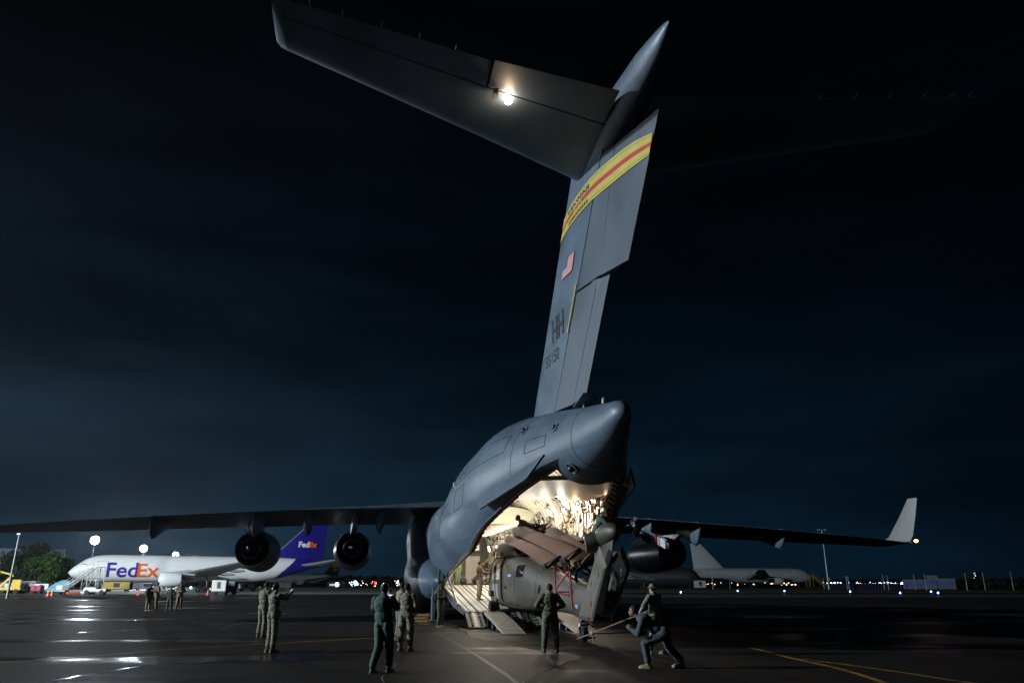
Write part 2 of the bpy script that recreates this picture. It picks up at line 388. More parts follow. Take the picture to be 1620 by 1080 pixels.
def herm(x, X, Y):
    i = max(0, min(len(X)-2, int(np.searchsorted(X, x))-1))
    def sl(k):
        if k <= 0 or k >= len(X)-1: j = min(max(k, 0), len(X)-1); return (Y[min(j+1, len(X)-1)]-Y[max(j-1, 0)])/(X[min(j+1, len(X)-1)]-X[max(j-1, 0)])
        a = (Y[k]-Y[k-1])/(X[k]-X[k-1]); b = (Y[k+1]-Y[k])/(X[k+1]-X[k])
        return 0 if a*b <= 0 else 2*a*b/(a+b)
    h = X[i+1]-X[i]; t = (x-X[i])/h
    return (2*t**3-3*t*t+1)*Y[i]+(t**3-2*t*t+t)*h*sl(i)+(-2*t**3+3*t*t)*Y[i+1]+(t**3-t*t)*h*sl(i+1)
def sec(xa, inset=0):
    z, y, t, b = (herm(xa, SX, A) for A in (SZ, SY, ST, SB))
    return z, max(.03, y-inset), max(.03, t-inset), max(.03, b-inset)
EXP = .93
def spt(xa, th, inset=0):
    z, y, t, b = sec(xa, inset); c, s = math.cos(th), math.sin(th)
    return (xa, y*math.copysign(abs(c)**EXP, c), z+(t if s > 0 else b)*math.copysign(abs(s)**EXP, s))
def th_at(xa, zc, inset=0):
    z, y, t, b = sec(xa, inset)
    if zc < z: return -math.asin(min(1, ((z-zc)/b)**(1/EXP))) if z-zc < b else -math.pi/2
    return math.asin(min(1, ((zc-z)/t)**(1/EXP)))
CX_ = [25.8, 31, 36, 40, 42, 44.7]; CZ_ = [1.62, 2.25, 3.0, 4.15, 4.75, 5.35]
def cutz(xa): return interp(xa, CX_, CZ_)
b = MB(); n = 72
fr = [[spt(x, -math.pi/2+2*math.pi*k/n) for k in range(n)] for x in list(np.linspace(0, 4, 14))+list(np.linspace(4.6, 25.8, 40))]
b.loft(fr, C_grey, cap=False)
xs = np.linspace(25.8, 44.7, 60)
aft = []
for x in xs:
    a = th_at(x, cutz(x)); aft.append([spt(x, a+(math.pi-2*a)*k/n) for k in range(n+1)])
b.loft(aft, C_grey, closed=False)
tl = [[spt(x, -math.pi/2+2*math.pi*k/n) for k in range(n)] for x in np.linspace(44.7, 48.3, 26)]
b.loft(tl, C_grey, cap=True)
# bulkhead closing the tail where the cargo opening ends, and the one under the ramp hinge
a = th_at(44.7, 5.35); low = [spt(44.7, -math.pi/2+(a+math.pi/2)*k/10) for k in range(11)]
b.add(low+[(44.7, -p[1], p[2]) for p in reversed(low[1:])], [tuple(range(21))], C_grey)
a = th_at(25.8, 1.62); low = [spt(25.8, -math.pi/2+(a+math.pi/2)*k/10) for k in range(11)]
b.add(low+[(25.8, -p[1], p[2]) for p in reversed(low[1:])], [tuple(range(21))], C_dark)
fus = build(b, 'fuselage', ang=50)
# edge frame of the cargo opening
b = MB()
for s in (1, -1):
    rows = []
    for x in xs:
        a = th_at(x, cutz(x)); o_ = spt(x, a); a2 = th_at(x, cutz(x)+.01, .10); i_ = spt(x, a2, .10)
        rows.append([(o_[0], s*(o_[1]+.012), o_[2]+.05), (o_[0], s*(o_[1]+.012), o_[2]-.03), (i_[0], s*i_[1], i_[2]-.03), (i_[0], s*i_[1], i_[2]+.05)])
    b.loft(rows, C_dmetal)
build(b, 'door_sill', ang=40)
# inner liner and frames
IN = .16
def ith(x): return max(th_at(x, max(1.66, cutz(x) if x > 25.8 else 1.66), IN), -math.pi/2+.05)
C_brown = mat('bay_brown_insulation', (.15, .085, .045), .8, var=.4, vscale=3)
b = MB()
for xa0, xa1, mm in ((7, 35.6, C_cream), (35.6, 44.4, C_brown)):
    rows = []
    for x in np.linspace(xa0, xa1, 40):
        a = ith(x); rows.append([spt(x, a+(math.pi-2*a)*k/48, IN-.06) for k in range(49)])
    b.loft(rows, mm, closed=False)
build(b, 'bay_liner', ang=60)
b = MB()
for x in np.arange(7.6, 44.3, .44):
    a = ith(x); P1 = [spt(x-.075, a+(math.pi-2*a)*k/40, IN-.05) for k in range(41)]
    P2 = [spt(x-.075, a+(math.pi-2*a)*k/40, IN+.22) for k in range(41)]
    P3 = [(x+.075, p[1], p[2]) for p in P2]; P4 = [(x+.075, p[1], p[2]) for p in P1]
    b.loft([[p, q, r_, s_] for p, q, r_, s_ in zip(P1, P2, P3, P4)], C_white if x < 35.6 else C_brown)
for th in list(np.linspace(.25, math.pi-.25, 15)):
    b.tube([spt(x, th, IN+.02) for x in np.linspace(8, 43.5, 30)], .028, C_white, n=5)
build(b, 'bay_frame', smooth=False)
# clutter of pipes, boxes and cables along both walls
rnd = random.Random(5)
b = MB(); cols = [C_white, C_cream, C_metal, C_dmetal, C_dmetal, C_metal, C_cream, C_tan, C_dmetal]
b2 = MB()
for i in range(900):
    s = rnd.choice((1, -1, -1)); x = rnd.uniform(8, 41.5); lo = th_at(x, max(cutz(x)+(.7 if s > 0 else .15), 1.8), .5)
    th = rnd.uniform(lo, .45) if rnd.random() < .9 else rnd.uniform(.45, 1.3)
    p = spt(x, th, IN+rnd.uniform(.22, .42)); q = Matrix.Rotation(th if s > 0 else -th, 3, 'X')
    d = (rnd.uniform(.08, .45), rnd.uniform(.06, .16), rnd.uniform(.06, .38))
    b.box((p[0], s*p[1], p[2]), d, rnd.choice(cols), q)
for i in range(46):
    s = rnd.choice((1, -1, -1)); x = rnd.uniform(9, 36); L = rnd.uniform(2, 7); th0 = rnd.uniform(-.2, .6)
    r0 = rnd.uniform(.012, .035)
    pts = []
    for k in range(9):
        xx = min(x+L*k/8, 41.5); th = max(th0+.05*math.sin(k*1.3+i), th_at(xx, cutz(xx)+.2, .5)); p = spt(xx, th, IN+.34); pts.append((p[0], s*p[1], p[2]))
    b2.tube(pts, r0, rnd.choice([C_metal, C_metal, C_dmetal, C_dmetal, C_tan, C_red]), n=5)
build(b, 'wall_equipment', smooth=False)['kind'] = 'stuff'
build(b2, 'wall_pipe')['kind'] = 'stuff'
# braces and webbing on the starboard wall beside the ramp
b = MB()
for i in range(16):
    x = 35.3+i*.42
    lo = th_at(x, cutz(x)+.1, .45); pts = []
    xo = rnd.uniform(-.5, .5)
    for k in range(8):
        t = k/7; xx = min(x+xo*t, 43.6); p = spt(xx, lo+(1.25-lo)*t, IN+.2+.05*math.sin(k)); pts.append((p[0], -p[1], p[2]))
    b.tube(pts, rnd.choice((.03, .045, .06)), rnd.choice([C_tan, C_tan, C_cream, C_white]), n=6)
for z_, m_ in ((.1, C_tan), (.35, C_cream)):
    b.tube([(x, -spt(x, z_, IN+.26)[1], spt(x, z_, IN+.26)[2]) for x in np.linspace(34, 42.5, 10)], .03, m_, n=6)
build(b, 'wall_brace')
b = MB()   # ladder-like rack of small panels high on the starboard side
for k in range(4):
    p = spt(34.7, .35+.14*k, IN+.3); b.box((34.75, -p[1], p[2]), (.05, .62, .26), C_cream, Matrix.Rotation(-.5, 3, 'X'))
    b.box((34.72, -p[1], p[2]), (.03, .70, .32), C_dmetal, Matrix.Rotation(-.5, 3, 'X'))
build(b, 'equipment_rack', smooth=False)
# floor with rails
b = MB(); b.box((16.9, 0, 1.55), (17.8, 5.5, .2), C_metal)
for i in range(13):
    y = -2.5+i*5/12; b.box((16.9, y, 1.662), (17.7, .10, .03), C_white)
build(b, 'bay_floor', smooth=False)
# wing box bulge across the ceiling, raised cargo door, forward bulkhead
b = MB(); rings = []
for x in np.linspace(14, 25.5, 12):
    k = 1-.0*x; rings.append([(x, 2.75*math.copysign(abs(math.cos(a))**.7, math.cos(a)), 5.45+.55*math.copysign(abs(math.sin(a))**.9, math.sin(a))) for a in np.linspace(0, 2*math.pi, 33)[:-1]])
rings.append([(25.8, p[1]*.93, 5.45+(p[2]-5.45)*.86) for p in rings[-1]])
b.loft(rings, mat('bay_beige_panel', (.36, .36, .27), .55, var=.08))
b.box((25.83, .9, 5.45), (.03, .09, .84), C_yellow)
build(b, 'wing_box_cover')
b = MB()
nx = 14; top = []; bot = []
for i in range(nx+1):
    x = 35.6+(43.3-35.6)*i/nx; hw = 2.62-.75*(i/nx)**1.3; zz = 5.25-.22*(i/nx)
    top.append([(x, hw*(k/8-1), zz+.16+.10*(1-(k/8-1)**2)) for k in range(17)])
    bot.append([(x, hw*(k/8-1), zz+.10*(1-(k/8-1)**2)) for k in range(17)])
b.loft([t+list(reversed(u)) for t, u in zip(top, bot)], C_white)
for x, y in ((36.6, 1.2), (36.6, -1.0), (41, 0)): b.lathe([(-.02, .07), (-.10, .07), (-.101, .0)], (x, y, 5.3), (0, 0, 1), C_dmetal, n=10)
build(b, 'raised_cargo_door')
b = MB(); z_, y_, t_, b__ = sec(8, IN)
a = th_at(8, 1.6, IN); b.add([spt(8, a+(math.pi-2*a)*k/40, IN) for k in range(41)], [tuple(range(41))], C_cream)
for (y, z, wy, wz, m) in ((1.6, 4.6, .9, 1.3, C_tan), (0, 2.7, .9, 1.9, C_dmetal), (-1.7, 2.8, 1.1, 2.0, C_white), (1.7, 2.6, 1.2, 1.5, C_white), (-1.4, 4.5, 1.6, .5, C_metal), (.2, 4.3, 1.2, .5, C_white)):
    b.box((8.12, y, z), (.2, wy, wz), m)
build(b, 'forward_bulkhead', smooth=False)
b = MB()
for k in range(7):
    b.box((22.8-k*.28, 2.05, 1.75+k*.24), (.30, .75, .04), C_metal); b.box((22.94-k*.28, 2.05, 1.64+k*.24), (.03, .72, .2), C_cream)
for s in (-1, 1): b.bar((23.1, 2.05+s*.39, 1.66), (21.0, 2.05+s*.39, 3.4), .04, .18, C_metal)
build(b, 'crew_stair', smooth=False)
b = MB()    # tan hatch on the port wall above the stair, red header strap
b.box((24.5, 2.05, 3.65), (.10, .75, 1.25), C_tan, None); b.box((24.46, 2.05, 3.65), (.08, .85, 1.36), C_white)
build(b, 'wall_hatch', bevel=.03)
b = MB()
for k in range(9): b.bar((26.2, 2.7-k*.3, 4.72+.02*(k % 2)), (26.2, 2.42-k*.3, 4.72), .06, .10, rnd.choice([C_orange, C_red, C_yellow, C_cream]))
build(b, 'ceiling_strap', smooth=False)
# bay lamps and one added fill: each with its own glow
L_hot = mat('lamp_glass', (1, 1, 1), .3, emit=(1.0, .93, .80), es=45)
L_warm = mat('lamp_glass_warm', (1, 1, 1), .3, emit=(1.0, .72, .42), es=60)
WARM = (1.0, .89, .73)
for (x, y, z, rr, pw) in [(12, -2.35, 4.2, .2, 140), (15, -2.4, 4.1, .2, 140), (18, -2.4, 4.0, .2, 170), (21, -2.4, 3.9, .2, 170), (24, -2.35, 3.9, .22, 200), (27, -2.4, 3.9, .24, 260),
                          (12, 2.35, 4.2, .2, 140), (18, 2.4, 4.2, .2, 170), (24, 2.3, 4.3, .2, 200), (28.6, -.4, 5.9, .22, 520), (30.6, -2.25, 5.2, .2, 300), (33.5, -2.3, 5.35, .25, 380), (30.6, 2.3, 5.6, .2, 320), (34.4, .9, 5.9, .16, 520)]:  # last lamp added to brighten the kneeling man, blades and helicopter top
    f = MB(); ax = (0, -y*.5, -.8 if z > 5 else -.25)
    f.lathe([(-.05, rr*1.25), (.02, rr*1.25), (.03, rr*1.05)], (x, y, z), ax, C_metal, n=16, cap=True)
    lo = build(f, 'bay_lamp'); f = MB(); f.lathe([(.031, rr), (.05, rr*.9), (.07, 0)], (x, y, z), ax, L_hot, n=16); build(f, 'lens', lo)
    a = Vector(ax).normalized()*.35
    lamp('bay_light', (x+a.x, -(y+a.y), z+a.z), pw*.64, WARM, .18, lo)
for (x, y, z, pw) in ((38.6, -2.72, 5.22, 22), (35.3, -2.3, 5.0, 18)):
    f = MB(); f.ell((x, y, z), (.055, .055, .055), L_warm, 12, 8); lo = build(f, 'bay_lamp'); lamp('bay_light', (x, -y+.0-.15, z-.12), pw, (1, .66, .36), .06, lo)

# ramp, toes, struts
C_blue_d = mat('ramp_underside', (.025, .032, .045), .5, var=.3)
def rz(x): return interp(x, [25.8, 34.9], [1.65, .60])
b = MB()
b.prism([(25.8, 1.64), (34.9, .59), (34.9, .47), (31.0, .74), (28, 1.15), (25.8, 1.35)], 'y', -2.66, 2.66, C_blue_d)
ramp = build(b, 'ramp', smooth=False)
b = MB(); bd = MB(); dd = Vector((34.9-25.8, 0, .60-1.65)); L = dd.length; ang = math.atan2(1.05, 9.1); q = Matrix.Rotation(ang, 3, 'Y')
C_chan = mat('dark_roller_channel', (.10, .10, .105), .45, .4, var=.3, vscale=7)
C_blue = mat('blue_grey_rail', (.15, .22, .32), .45)
C_railw = mat('ramp_rail_white', (.74, .72, .67), .4, var=.12, vscale=6)
def onramp(x, y, h): return (x, y, rz(x)+h)
def rslab(x0, x1, y0, y1, h, m, bb):
    bb.add([onramp(x0, y0, .001), onramp(x1, y0, .001), onramp(x1, y1, .001), onramp(x0, y1, .001), onramp(x0, y0, h), onramp(x1, y0, h), onramp(x1, y1, h), onramp(x0, y1, h)],
           [(0, 1, 2, 3), (4, 7, 6, 5), (0, 4, 5, 1), (3, 2, 6, 7), (0, 3, 7, 4), (1, 5, 6, 2)], m)
y = -2.64; i = 0
pat = [(.16, 0), (.05, 1), (.20, 0), (.09, 1), (.05, 2), (.22, 0), (.07, 1), (.12, 0), (.10, 1)]
while y < 2.6:
    wd, k = pat[i % len(pat)]; y1 = min(y+wd, 2.64)
    rslab(25.85, 34.86, y, y1-.012, (.035, .012, .022)[k], (C_railw, C_chan, C_blue)[k], b)
    if k == 1:
        for x in np.arange(26.2, 34.7, .34): rslab(x, x+.07, y+.005, y1-.017, .03, C_metal, b)
    elif wd > .15:
        for x in np.arange(26.4, 34.6, .62): rslab(x, x+.09, y+wd/2-.03, y+wd/2+.03, .038, C_dmetal, b)
    y = y1; i += 1
build(b, 'ramp_rail', ramp, smooth=False)
for (y0, y1) in ((1.92, 2.62), (-.02, .68), (-.82, -.12), (-2.62, -1.92)):
    b = MB(); 
    for (a0, a1, m, h) in ((y0, y1, C_chan, 0), (y0, y0+.09, C_cream, .03), (y1-.09, y1, C_cream, .03), ((y0+y1)/2-.06, (y0+y1)/2+.08, C_white, .028)):
        b.add([(34.93, a0, .57+h), (36.15, a0, .06+h), (36.15, a1, .06+h), (34.93, a1, .57+h), (34.93, a0, .47), (36.15, a0, .003), (36.15, a1, .003), (34.93, a1, .47)],
              [(0, 1, 2, 3), (7, 6, 5, 4), (0, 4, 5, 1), (3, 2, 6, 7), (0, 3, 7, 4), (1, 5, 6, 2)], m)
    for k in range(5):
        t = (k+.5)/5; b.box((34.93+1.2*t, (y0+y1)/2+.18, .57-.5*t+.03), (.12, .09, .05), C_white)
        b.box((34.93+1.2*t, (y0+y1)/2-.2, .57-.5*t+.03), (.12, .06, .05), C_metal)
    build(b, 'ramp_toe', ramp, smooth=False)
for s in (1, -1):
    b = MB(); b.lathe([(0, .09), (1.0, .09), (1.0, .12), (1.1, .12), (1.1, .07), (1.5, .07)], (30, s*3.5, .08), (0, 0, 1), C_grey2, n=14, cap=True)
    b.box((30, s*3.5, .05), (.5, .6, .09), C_grey2); b.bar((30, s*3.5, 1.2), (29.2, s*3.0, 1.9), .07, .07, C_grey2)
    build(b, 'stabiliser_strut')
    b = MB(); b.box((30.6, s*3.3, 2.05), (.10, .10, .7), C_grey2, Matrix.Rotation(.05*s, 3, 'X'))
    b.tube([(30.3, s*2.9, 2.2), (33.3, s*2.72, .85)], .055, C_metal); build(b, 'ramp_actuator', bevel=.01)
# petal doors
for s in (1, -1):
    b = MB(); q = [(39.76, 2.9, 4.81), (40.55, 2.98, 4.36), (44.25, 2.05, 5.00), (45.0, 1.62, 5.70)]
    if s < 0: q = [(39.6, 2.95, 4.95), (39.1, 2.93, 4.52), (43.6, 2.0, 4.95), (44.3, 1.62, 5.48)]
    qo = [(x, s*y, z) for x, y, z in q]; qi = [(x, s*(y-.09), z-.02) for x, y, z in q]
    b.add(qo+qi, [(0, 1, 2, 3), (7, 6, 5, 4), (0, 4, 5, 1), (1, 5, 6, 2), (2, 6, 7, 3), (3, 7, 4, 0)], C_grey2)
    build(b, 'petal_door', smooth=False, bevel=.02)
# tail cone seams, observation fittings
b = MB()
for xx in (45.9, 42.3):
    b.loft([[spt(xx+d, -math.pi/2+2*math.pi*k/n if xx > 44 else th_at(xx, cutz(xx))+(math.pi-2*th_at(xx, cutz(xx)))*k/n, -.004) for k in range(n)] for d in (-.018, .018)], C_dark, cap=False, closed=xx > 44)
build(b, 'panel_seam')
def dome(x, th, r, nm='sensor_blister', m=C_dmetal):
    p = Vector(spt(x, th)); z_, y_, _, _ = sec(x); nn = Vector((.15, math.cos(th), math.sin(th))).normalized()
    f = MB(); f.lathe([(-.05, r), (.02, r), (.035, r*.82), (.02, r*.78), (.0, r*.5)], p, nn, C_grey2, n=20); f.ell(p+nn*.03, (r*.5,)*3, m, 12, 8)
    build(f, nm)
b = MB()
def loop(x0, x1, t0, t1):
    P = [spt(x0+(x1-x0)*k/8, t0, -.004) for k in range(9)]+[spt(x1, t0+(t1-t0)*k/5, -.004) for k in range(1, 6)]+[spt(x1+(x0-x1)*k/8, t1, -.004) for k in range(1, 9)]+[spt(x0, t1+(t0-t1)*k/5, -.004) for k in range(1, 6)]
    b.tube(P, .011, C_dark, n=4, cap=False)
for q_ in ((35.2, 41.6, .30, .62), (32.0, 34.6, .15, .7), (38.3, 39.2, .75, .95), (43.2, 44.4, .1, .35), (30.2, 31.3, -.1, .35), (27.5, 28.6, -.3, .1), (36.2, 37.8, -.05, .2), (33.0, 33.9, .9, 1.15), (40.0, 41.0, .95, 1.2)): loop(*q_)
build(b, 'access_panel')
dome(42.6, .62, .20); dome(44.8, .48, .17); dome(45.3, -.85, .24, m=C_dmetal)
for x in (36.3, 37.1):
    p = Vector(spt(x, .42)); f = MB(); f.lathe([(-.02, .23), (.012, .23), (.012, .20)], p, (0, math.cos(.42), math.sin(.42)), C_grey2, n=24, cap=True); build(f, 'round_vent')
f = MB(); p = spt(27.2, .32, -.01); p2 = spt(28.0, .32, -.01); p3 = spt(28.0, .39, -.01); p4 = spt(27.2, .39, -.01); f.add([p, p2, p3, p4], [(0, 1, 2, 3)], C_yellow); build(f, 'rescue_mark')
f = MB(); f.tube([(44.6, .1, 7.27), (44.6, .1, 7.5)], .03, C_white, n=8); f.ell((46.4, 0, 7.18), (.06, .06, .14), C_white, 8, 6); build(f, 'antenna')
f = MB()
for k in range(4): f.box((44.5+.10*k, .1*k-.1, 7.55+.01*k), (1.2, .3, .03), C_grey2, Matrix.Rotation(-.12-.02*k, 3, 'Y'))
build(f, 'fin_root_panel', smooth=False)
f = MB()
for k in range(9):
    x = 33.6+.28*k; p = spt(x, .50-.03*k, -.012); f.ell(p, (.09, .01, .03), C_white, 8, 6)
p = spt(33.2, .42, -.012); build(f, 'scuff_mark')
# gear pods and wheels
for s in (1, -1):
    b = MB(); rings = []
    for i in range(44):
        t = i/43; x = 11.2+18.6*t
        k = max(.02, math.sin(math.pi*min(1, t*2.6)/2))*(1 if t < .62 else math.cos((t-.62)/.38*math.pi/2)**.62+.001)
        u = min(1, max(0, math.sin(math.pi*min(1, t*2.4)/2)))*(1 if x < 18.5 else (.5+.5*math.cos(math.pi*min(1, (x-18.5)/8.2))))
        zt, zb = 1.9+1.3*k+2.95*u, 1.9-1.45*k; cz, hh = (zt+zb)/2, (zt-zb)/2; yo = 3.15+1.12*k
        ring = []
        for a in np.linspace(0, 2*math.pi, 49)[:-1]:
            zz = cz+hh*math.copysign(abs(math.sin(a))**.85, math.sin(a)); v = (zz-zb)/(zt-zb)
            wst = 1-.22*u*math.exp(-((v-.55)/.16)**2)          # waist between the wheel pod and the wing root
            ring.append((x, s*max(3.0, 2.75+(yo-2.75)*wst*math.copysign(abs(math.cos(a))**.75, math.cos(a))), zz))
        rings.append(ring)
    b.loft(rings, C_grey); build(b, 'gear_pod', ang=60)
    for x in (18.2, 20.0, 22.0):
        for y in (3.0, 3.75):
            b = MB(); b.lathe([(-.2, .3), (-.2, .52), (-.13, .6), (.13, .6), (.2, .52), (.2, .3)], (x, s*y, .6), (0, 1, 0), C_rubber, n=24); b.lathe([(-.16, 0), (-.16, .3), (.16, .3), (.16, 0)], (x, s*y, .6), (0, 1, 0), C_metal, n=16)
            build(b, 'main_wheel')
        b = MB(); b.tube([(x, s*3.4, .6), (x, s*3.3, 1.8)], .14, C_dmetal); b.tube([(x, s*2.9, .6), (x, s*3.9, .6)], .08, C_dmetal); build(b, 'gear_leg')
for y in (.35, -.35):
    b = MB(); b.lathe([(-.16, .25), (-.16, .42), (-.1, .5), (.1, .5), (.16, .42), (.16, .25)], (5.2, y, .5), (0, 1, 0), C_rubber, n=20); b.tube([(5.2, y*.3, .5), (5.2, 0, 1.6)], .09, C_dmetal); build(b, 'nose_wheel')
# wing
YW = [0, 3.4, 7.5, 10.8, 15.6, 20.7, 25.0]
LE = [11.2, 12.0, 14.2, 15.8, 18.6, 21.6, 24.7]; TEx = [21.0, 22.0, 24.2, 25.6, 27.0, 27.9, 28.1]
TH = [1.5, 1.35, .95, .8, .6, .42, .28]
def wz(y, s): return 6.35-.088*y+(.10 if s > 0 else -.10)*min(1, y/8)
AF = [(0, 0, 0), (.02, .22, -.10), (.08, .42, -.22), (.2, .62, -.32), (.4, .68, -.32), (.6, .52, -.18), (.8, .28, -.05), (.97, .09, .0), (1, .055, 0)]
for s in (1, -1):
    b = MB(); rings = []
    for i in range(31):
        y = 25.0*i/30; le, te, th = (interp(y, YW, A) for A in (LE, TEx, TH)); z0 = wz(y, s)
        rings.append([(le+(te-le)*c, s*y, z0+th*u) for c, u, l in AF]+[(le+(te-le)*c, s*y, z0+th*l) for c, u, l in reversed(AF[1:])])
    b.loft(rings, C_grey); wing = build(b, 'wing', ang=30)
    b = MB()   # flap and aileron gaps
    for y0, y1, c in ((3.6, 9.6, .78), (9.8, 16.5, .78), (17, 24.2, .80)):
        r_ = []
        for k in range(9):
            y = y0+(y1-y0)*k/8; le, te, th = (interp(y, YW, A) for A in (LE, TEx, TH)); x = le+(te-le)*c
            zz = wz(y, s)+th*interp(c, [a[0] for a in AF], [a[2] for a in AF])-.006
            r_.append([(x-.03, s*y, zz), (x+.03, s*y, zz+.003)])
        b.loft(r_, C_dark, closed=False)
    build(b, 'flap_gap', wing, smooth=False)
    # winglet
    b = MB()
    secs = [(24.95, 25.2, 28.0, 4.14), (25.08, 26.0, 28.15, 4.5), (25.25, 26.95, 28.4, 5.6), (25.4, 27.75, 28.6, 6.65)]
    b.loft([[(le+(te-le)*c, s*(y+(.10*u if th_ else 0)), z) for c, u, th_ in ((0, 0, 1), (.15, .9, 1), (.5, 1, 1), (1, .05, 1))]+[(le+(te-le)*c, s*(y-.10*u), z) for c, u in ((1, .05), (.5, 1), (.15, .9))] for y, le, te, z in secs],
           mat('winglet_paint', (.21, .215, .215), .45, var=.08))
    build(b, 'winglet', ang=60)
    b = MB()
    for k in range(5):
        z = 4.5+.5*k; b.tube([(28.1+.1*k, s*(25.1+.08*k), z), (28.4+.1*k, s*(25.1+.08*k), z)], .012, C_dmetal, n=4)
    build(b, 'static_wick')
    b = MB(); b.ell((28.3, s*25.1, 4.16), (.14, .09, .09), mat('nav_lamp', (1, 1, 1), .3, emit=(1, .38, .08), es=14)); lo = build(b, 'position_lamp')
    # hinge fairings under the wing
    for y, dz in ((6.0, 1.5), (10.0, 1.45), (12.7, 1.35), (17.5, 1.1)):
        le, te = interp(y, YW, LE), interp(y, YW, TEx); z0 = wz(y, s); w_ = .30
        prof = [(te-4.6, .30), (te-3.4, -.25), (te-1.6, -dz*.62), (te-.4, -dz), (te-.1, -dz*.96), (te+.15, -dz*.5), (te+.1, -.0), (te-.3, .05)]
        rg = []
        bot = np.array(prof[:5]); 
        for i in range(15):
            t = i/14; x = te-5.2+4.75*t; lowz = interp(x, [p[0]-.6 for p in prof[:6]], [p[1] for p in (prof[0], prof[1], prof[2], prof[3], prof[4], prof[5])])
            tt = .18 if x < te-.5 else interp(x, [te-.2, te+.5], [.05, -.45])
            tp_ = 1 if t < .8 else max(.15, math.cos((t-.8)/.2*1.35)); ww = w_*tp_*math.sin(math.pi*min(1, .12+t*.75))**.5
            lowz = tt-(tt-lowz)*(.35+.65*tp_); cz, hz_ = (tt+lowz)/2, max(.05, (tt-lowz)/2)
            rg.append([(x, s*y+ww*math.cos(a), z0+cz+hz_*math.sin(a)) for a in np.linspace(0, 2*math.pi, 19)[:-1]])
        b = MB(); b.loft(rg, C_grey2); build(b, 'hinge_fairing', ang=60)
    # engines
    for y, dx in ((7.5, 0.0), (13.4, 0.5)):
        z0 = 3.82 if y < 8 else 3.72; X0 = 13.3+dx
        K = .88
        def KL(p): return [(d_, r_*K) for d_, r_ in p]
        C_nac = mat('nacelle_grey', (.17, .19, .21), .30, .15, var=.12, vscale=1.5)
        b = MB(); b.lathe(KL([(.25, 1.0), (0, 1.10), (.02, 1.2), (.3, 1.33), (1.2, 1.42), (3.0, 1.40), (4.8, 1.27), (5.9, 1.14), (5.9, 1.08), (4.6, 1.15), (3.0, 1.2)]), (X0, s*y, z0), (1, 0, 0), C_nac, n=48)
        en = build(b, 'engine', ang=50)
        b = MB(); b.lathe(KL([(3.2, 1.05), (4.6, .92), (5.8, .74), (6.7, .60), (6.7, .55), (5.8, .60)]), (X0, s*y, z0), (1, 0, 0), C_burnt, n=40); build(b, 'core_cowl', en)
        b = MB(); b.lathe(KL([(5.2, .42), (6.4, .34), (7.1, .2), (7.35, .02)]), (X0, s*y, z0), (1, 0, 0), C_dmetal, n=28, cap=True); build(b, 'exhaust_plug', en)
        b = MB(); b.lathe(KL([(3.3, 1.2), (3.3, .0)]), (X0, s*y, z0), (1, 0, 0), C_dmetal, n=32); b.lathe(KL([(5.4, .60), (5.4, .0)]), (X0, s*y, z0), (1, 0, 0), C_dmetal, n=32)
        for k in range(36):
            a = 2*math.pi*k/36; b.bar((X0+3.5, s*y+.84*math.cos(a), z0+.84*math.sin(a)), (X0+3.5, s*y+1.03*math.cos(a), z0+1.03*math.sin(a)), .02, .05, C_metal)
        b.lathe(KL([(.7, 1.15), (.75, .3), (.45, .05)]), (X0, s*y, z0), (1, 0, 0), C_dmetal, n=32); build(b, 'fan', en)
        le = interp(y, YW, LE); te = interp(y, YW, TEx); zw = wz(y, s)
        b = MB(); b.loft([[(x, s*y+d*w_, z) for d, z in ((-1, lo_), (1, lo_), (1, hi_), (-1, hi_))] for x, w_, lo_, hi_ in ((X0+.9, .06, z0+1.3, z0+1.5), (X0+2.5, .2, z0+1.2, zw+.0), (X0+5.0, .22, z0+.9, zw+.1), (X0+6.6, .2, z0+.75, zw+.1), (X0+8.3, .06, z0+1.35, zw+.1))], C_nac)
        build(b, 'pylon', en, ang=50)
        b = MB(); b.prism([(X0+1.0, .0), (X0+2.6, .0), (X0+2.6, .45), (X0+2.0, .5)], 'y', -.03, .03, C_nac)
        rot = Matrix.Rotation(R(38)*-s, 4, 'X'); b.v = [tuple((Vector((0, s*y, z0))+(rot @ Vector((p[0], p[1], p[2]+1.35))))) for p in b.v]; b.v = [(p[0], p[1], p[2]) for p in b.v]
        build(b, 'strake', en, smooth=False)
# ---- fin
def f_le(z): return 37.54+.843*(z-8.59)
def f_hi(z): return 41.5+.91*(z-7.95)
def f_mid(z): return 43.4+.94*(z-7.75)
def f_tl(z): return 44.73+.906*(z-7.86)
def f_tu(z): return 49.23+.897*(z-10.77)
def half(x, z):
    le, hi = f_le(z), f_hi(z); te = f_tu(z) if (z > 10.77+(x-49.23)*(-.1645)) else f_tl(z)
    return interp(x, [le, le+.05, le+.2, le+.5, le+1.2, hi, max(te, hi+.1)], [0, .10, .19, .26, .30, .28, .025])
def skinpatch(b, quad, m, n1=14, n2=14, off=0.0, sides=(1, -1), close=True):
    """quad = four (x,z) corners, bilinear; both faces of the fin"""
    A, B, C_, D = [Vector((p[0], p[1])) for p in quad]
    G = [[(A.lerp(B, i/n1)).lerp(D.lerp(C_, i/n1), j/n2) for j in range(n2+1)] for i in range(n1+1)]
    rings = []
    for i in range(n1+1):
        rings.append([(p.x, half(p.x, p.y)+off, p.y) for p in G[i]]+[(p.x, -half(p.x, p.y)-off, p.y) for p in reversed(G[i])])
    b.loft(rings, m)
b = MB(); skinpatch(b, [(f_le(7.6), 7.6), (f_hi(7.6)-.03, 7.6), (f_hi(15.3)-.03, 15.3), (f_le(16.3), 16.3)], C_grey, 48, 30)
fin = build(b, 'tail_fin', ang=40)
C_rud = mat('rudder_grey_paint', (.056, .078, .104), .50, var=.30, vscale=.7, stretch=(.5, 1, .5))
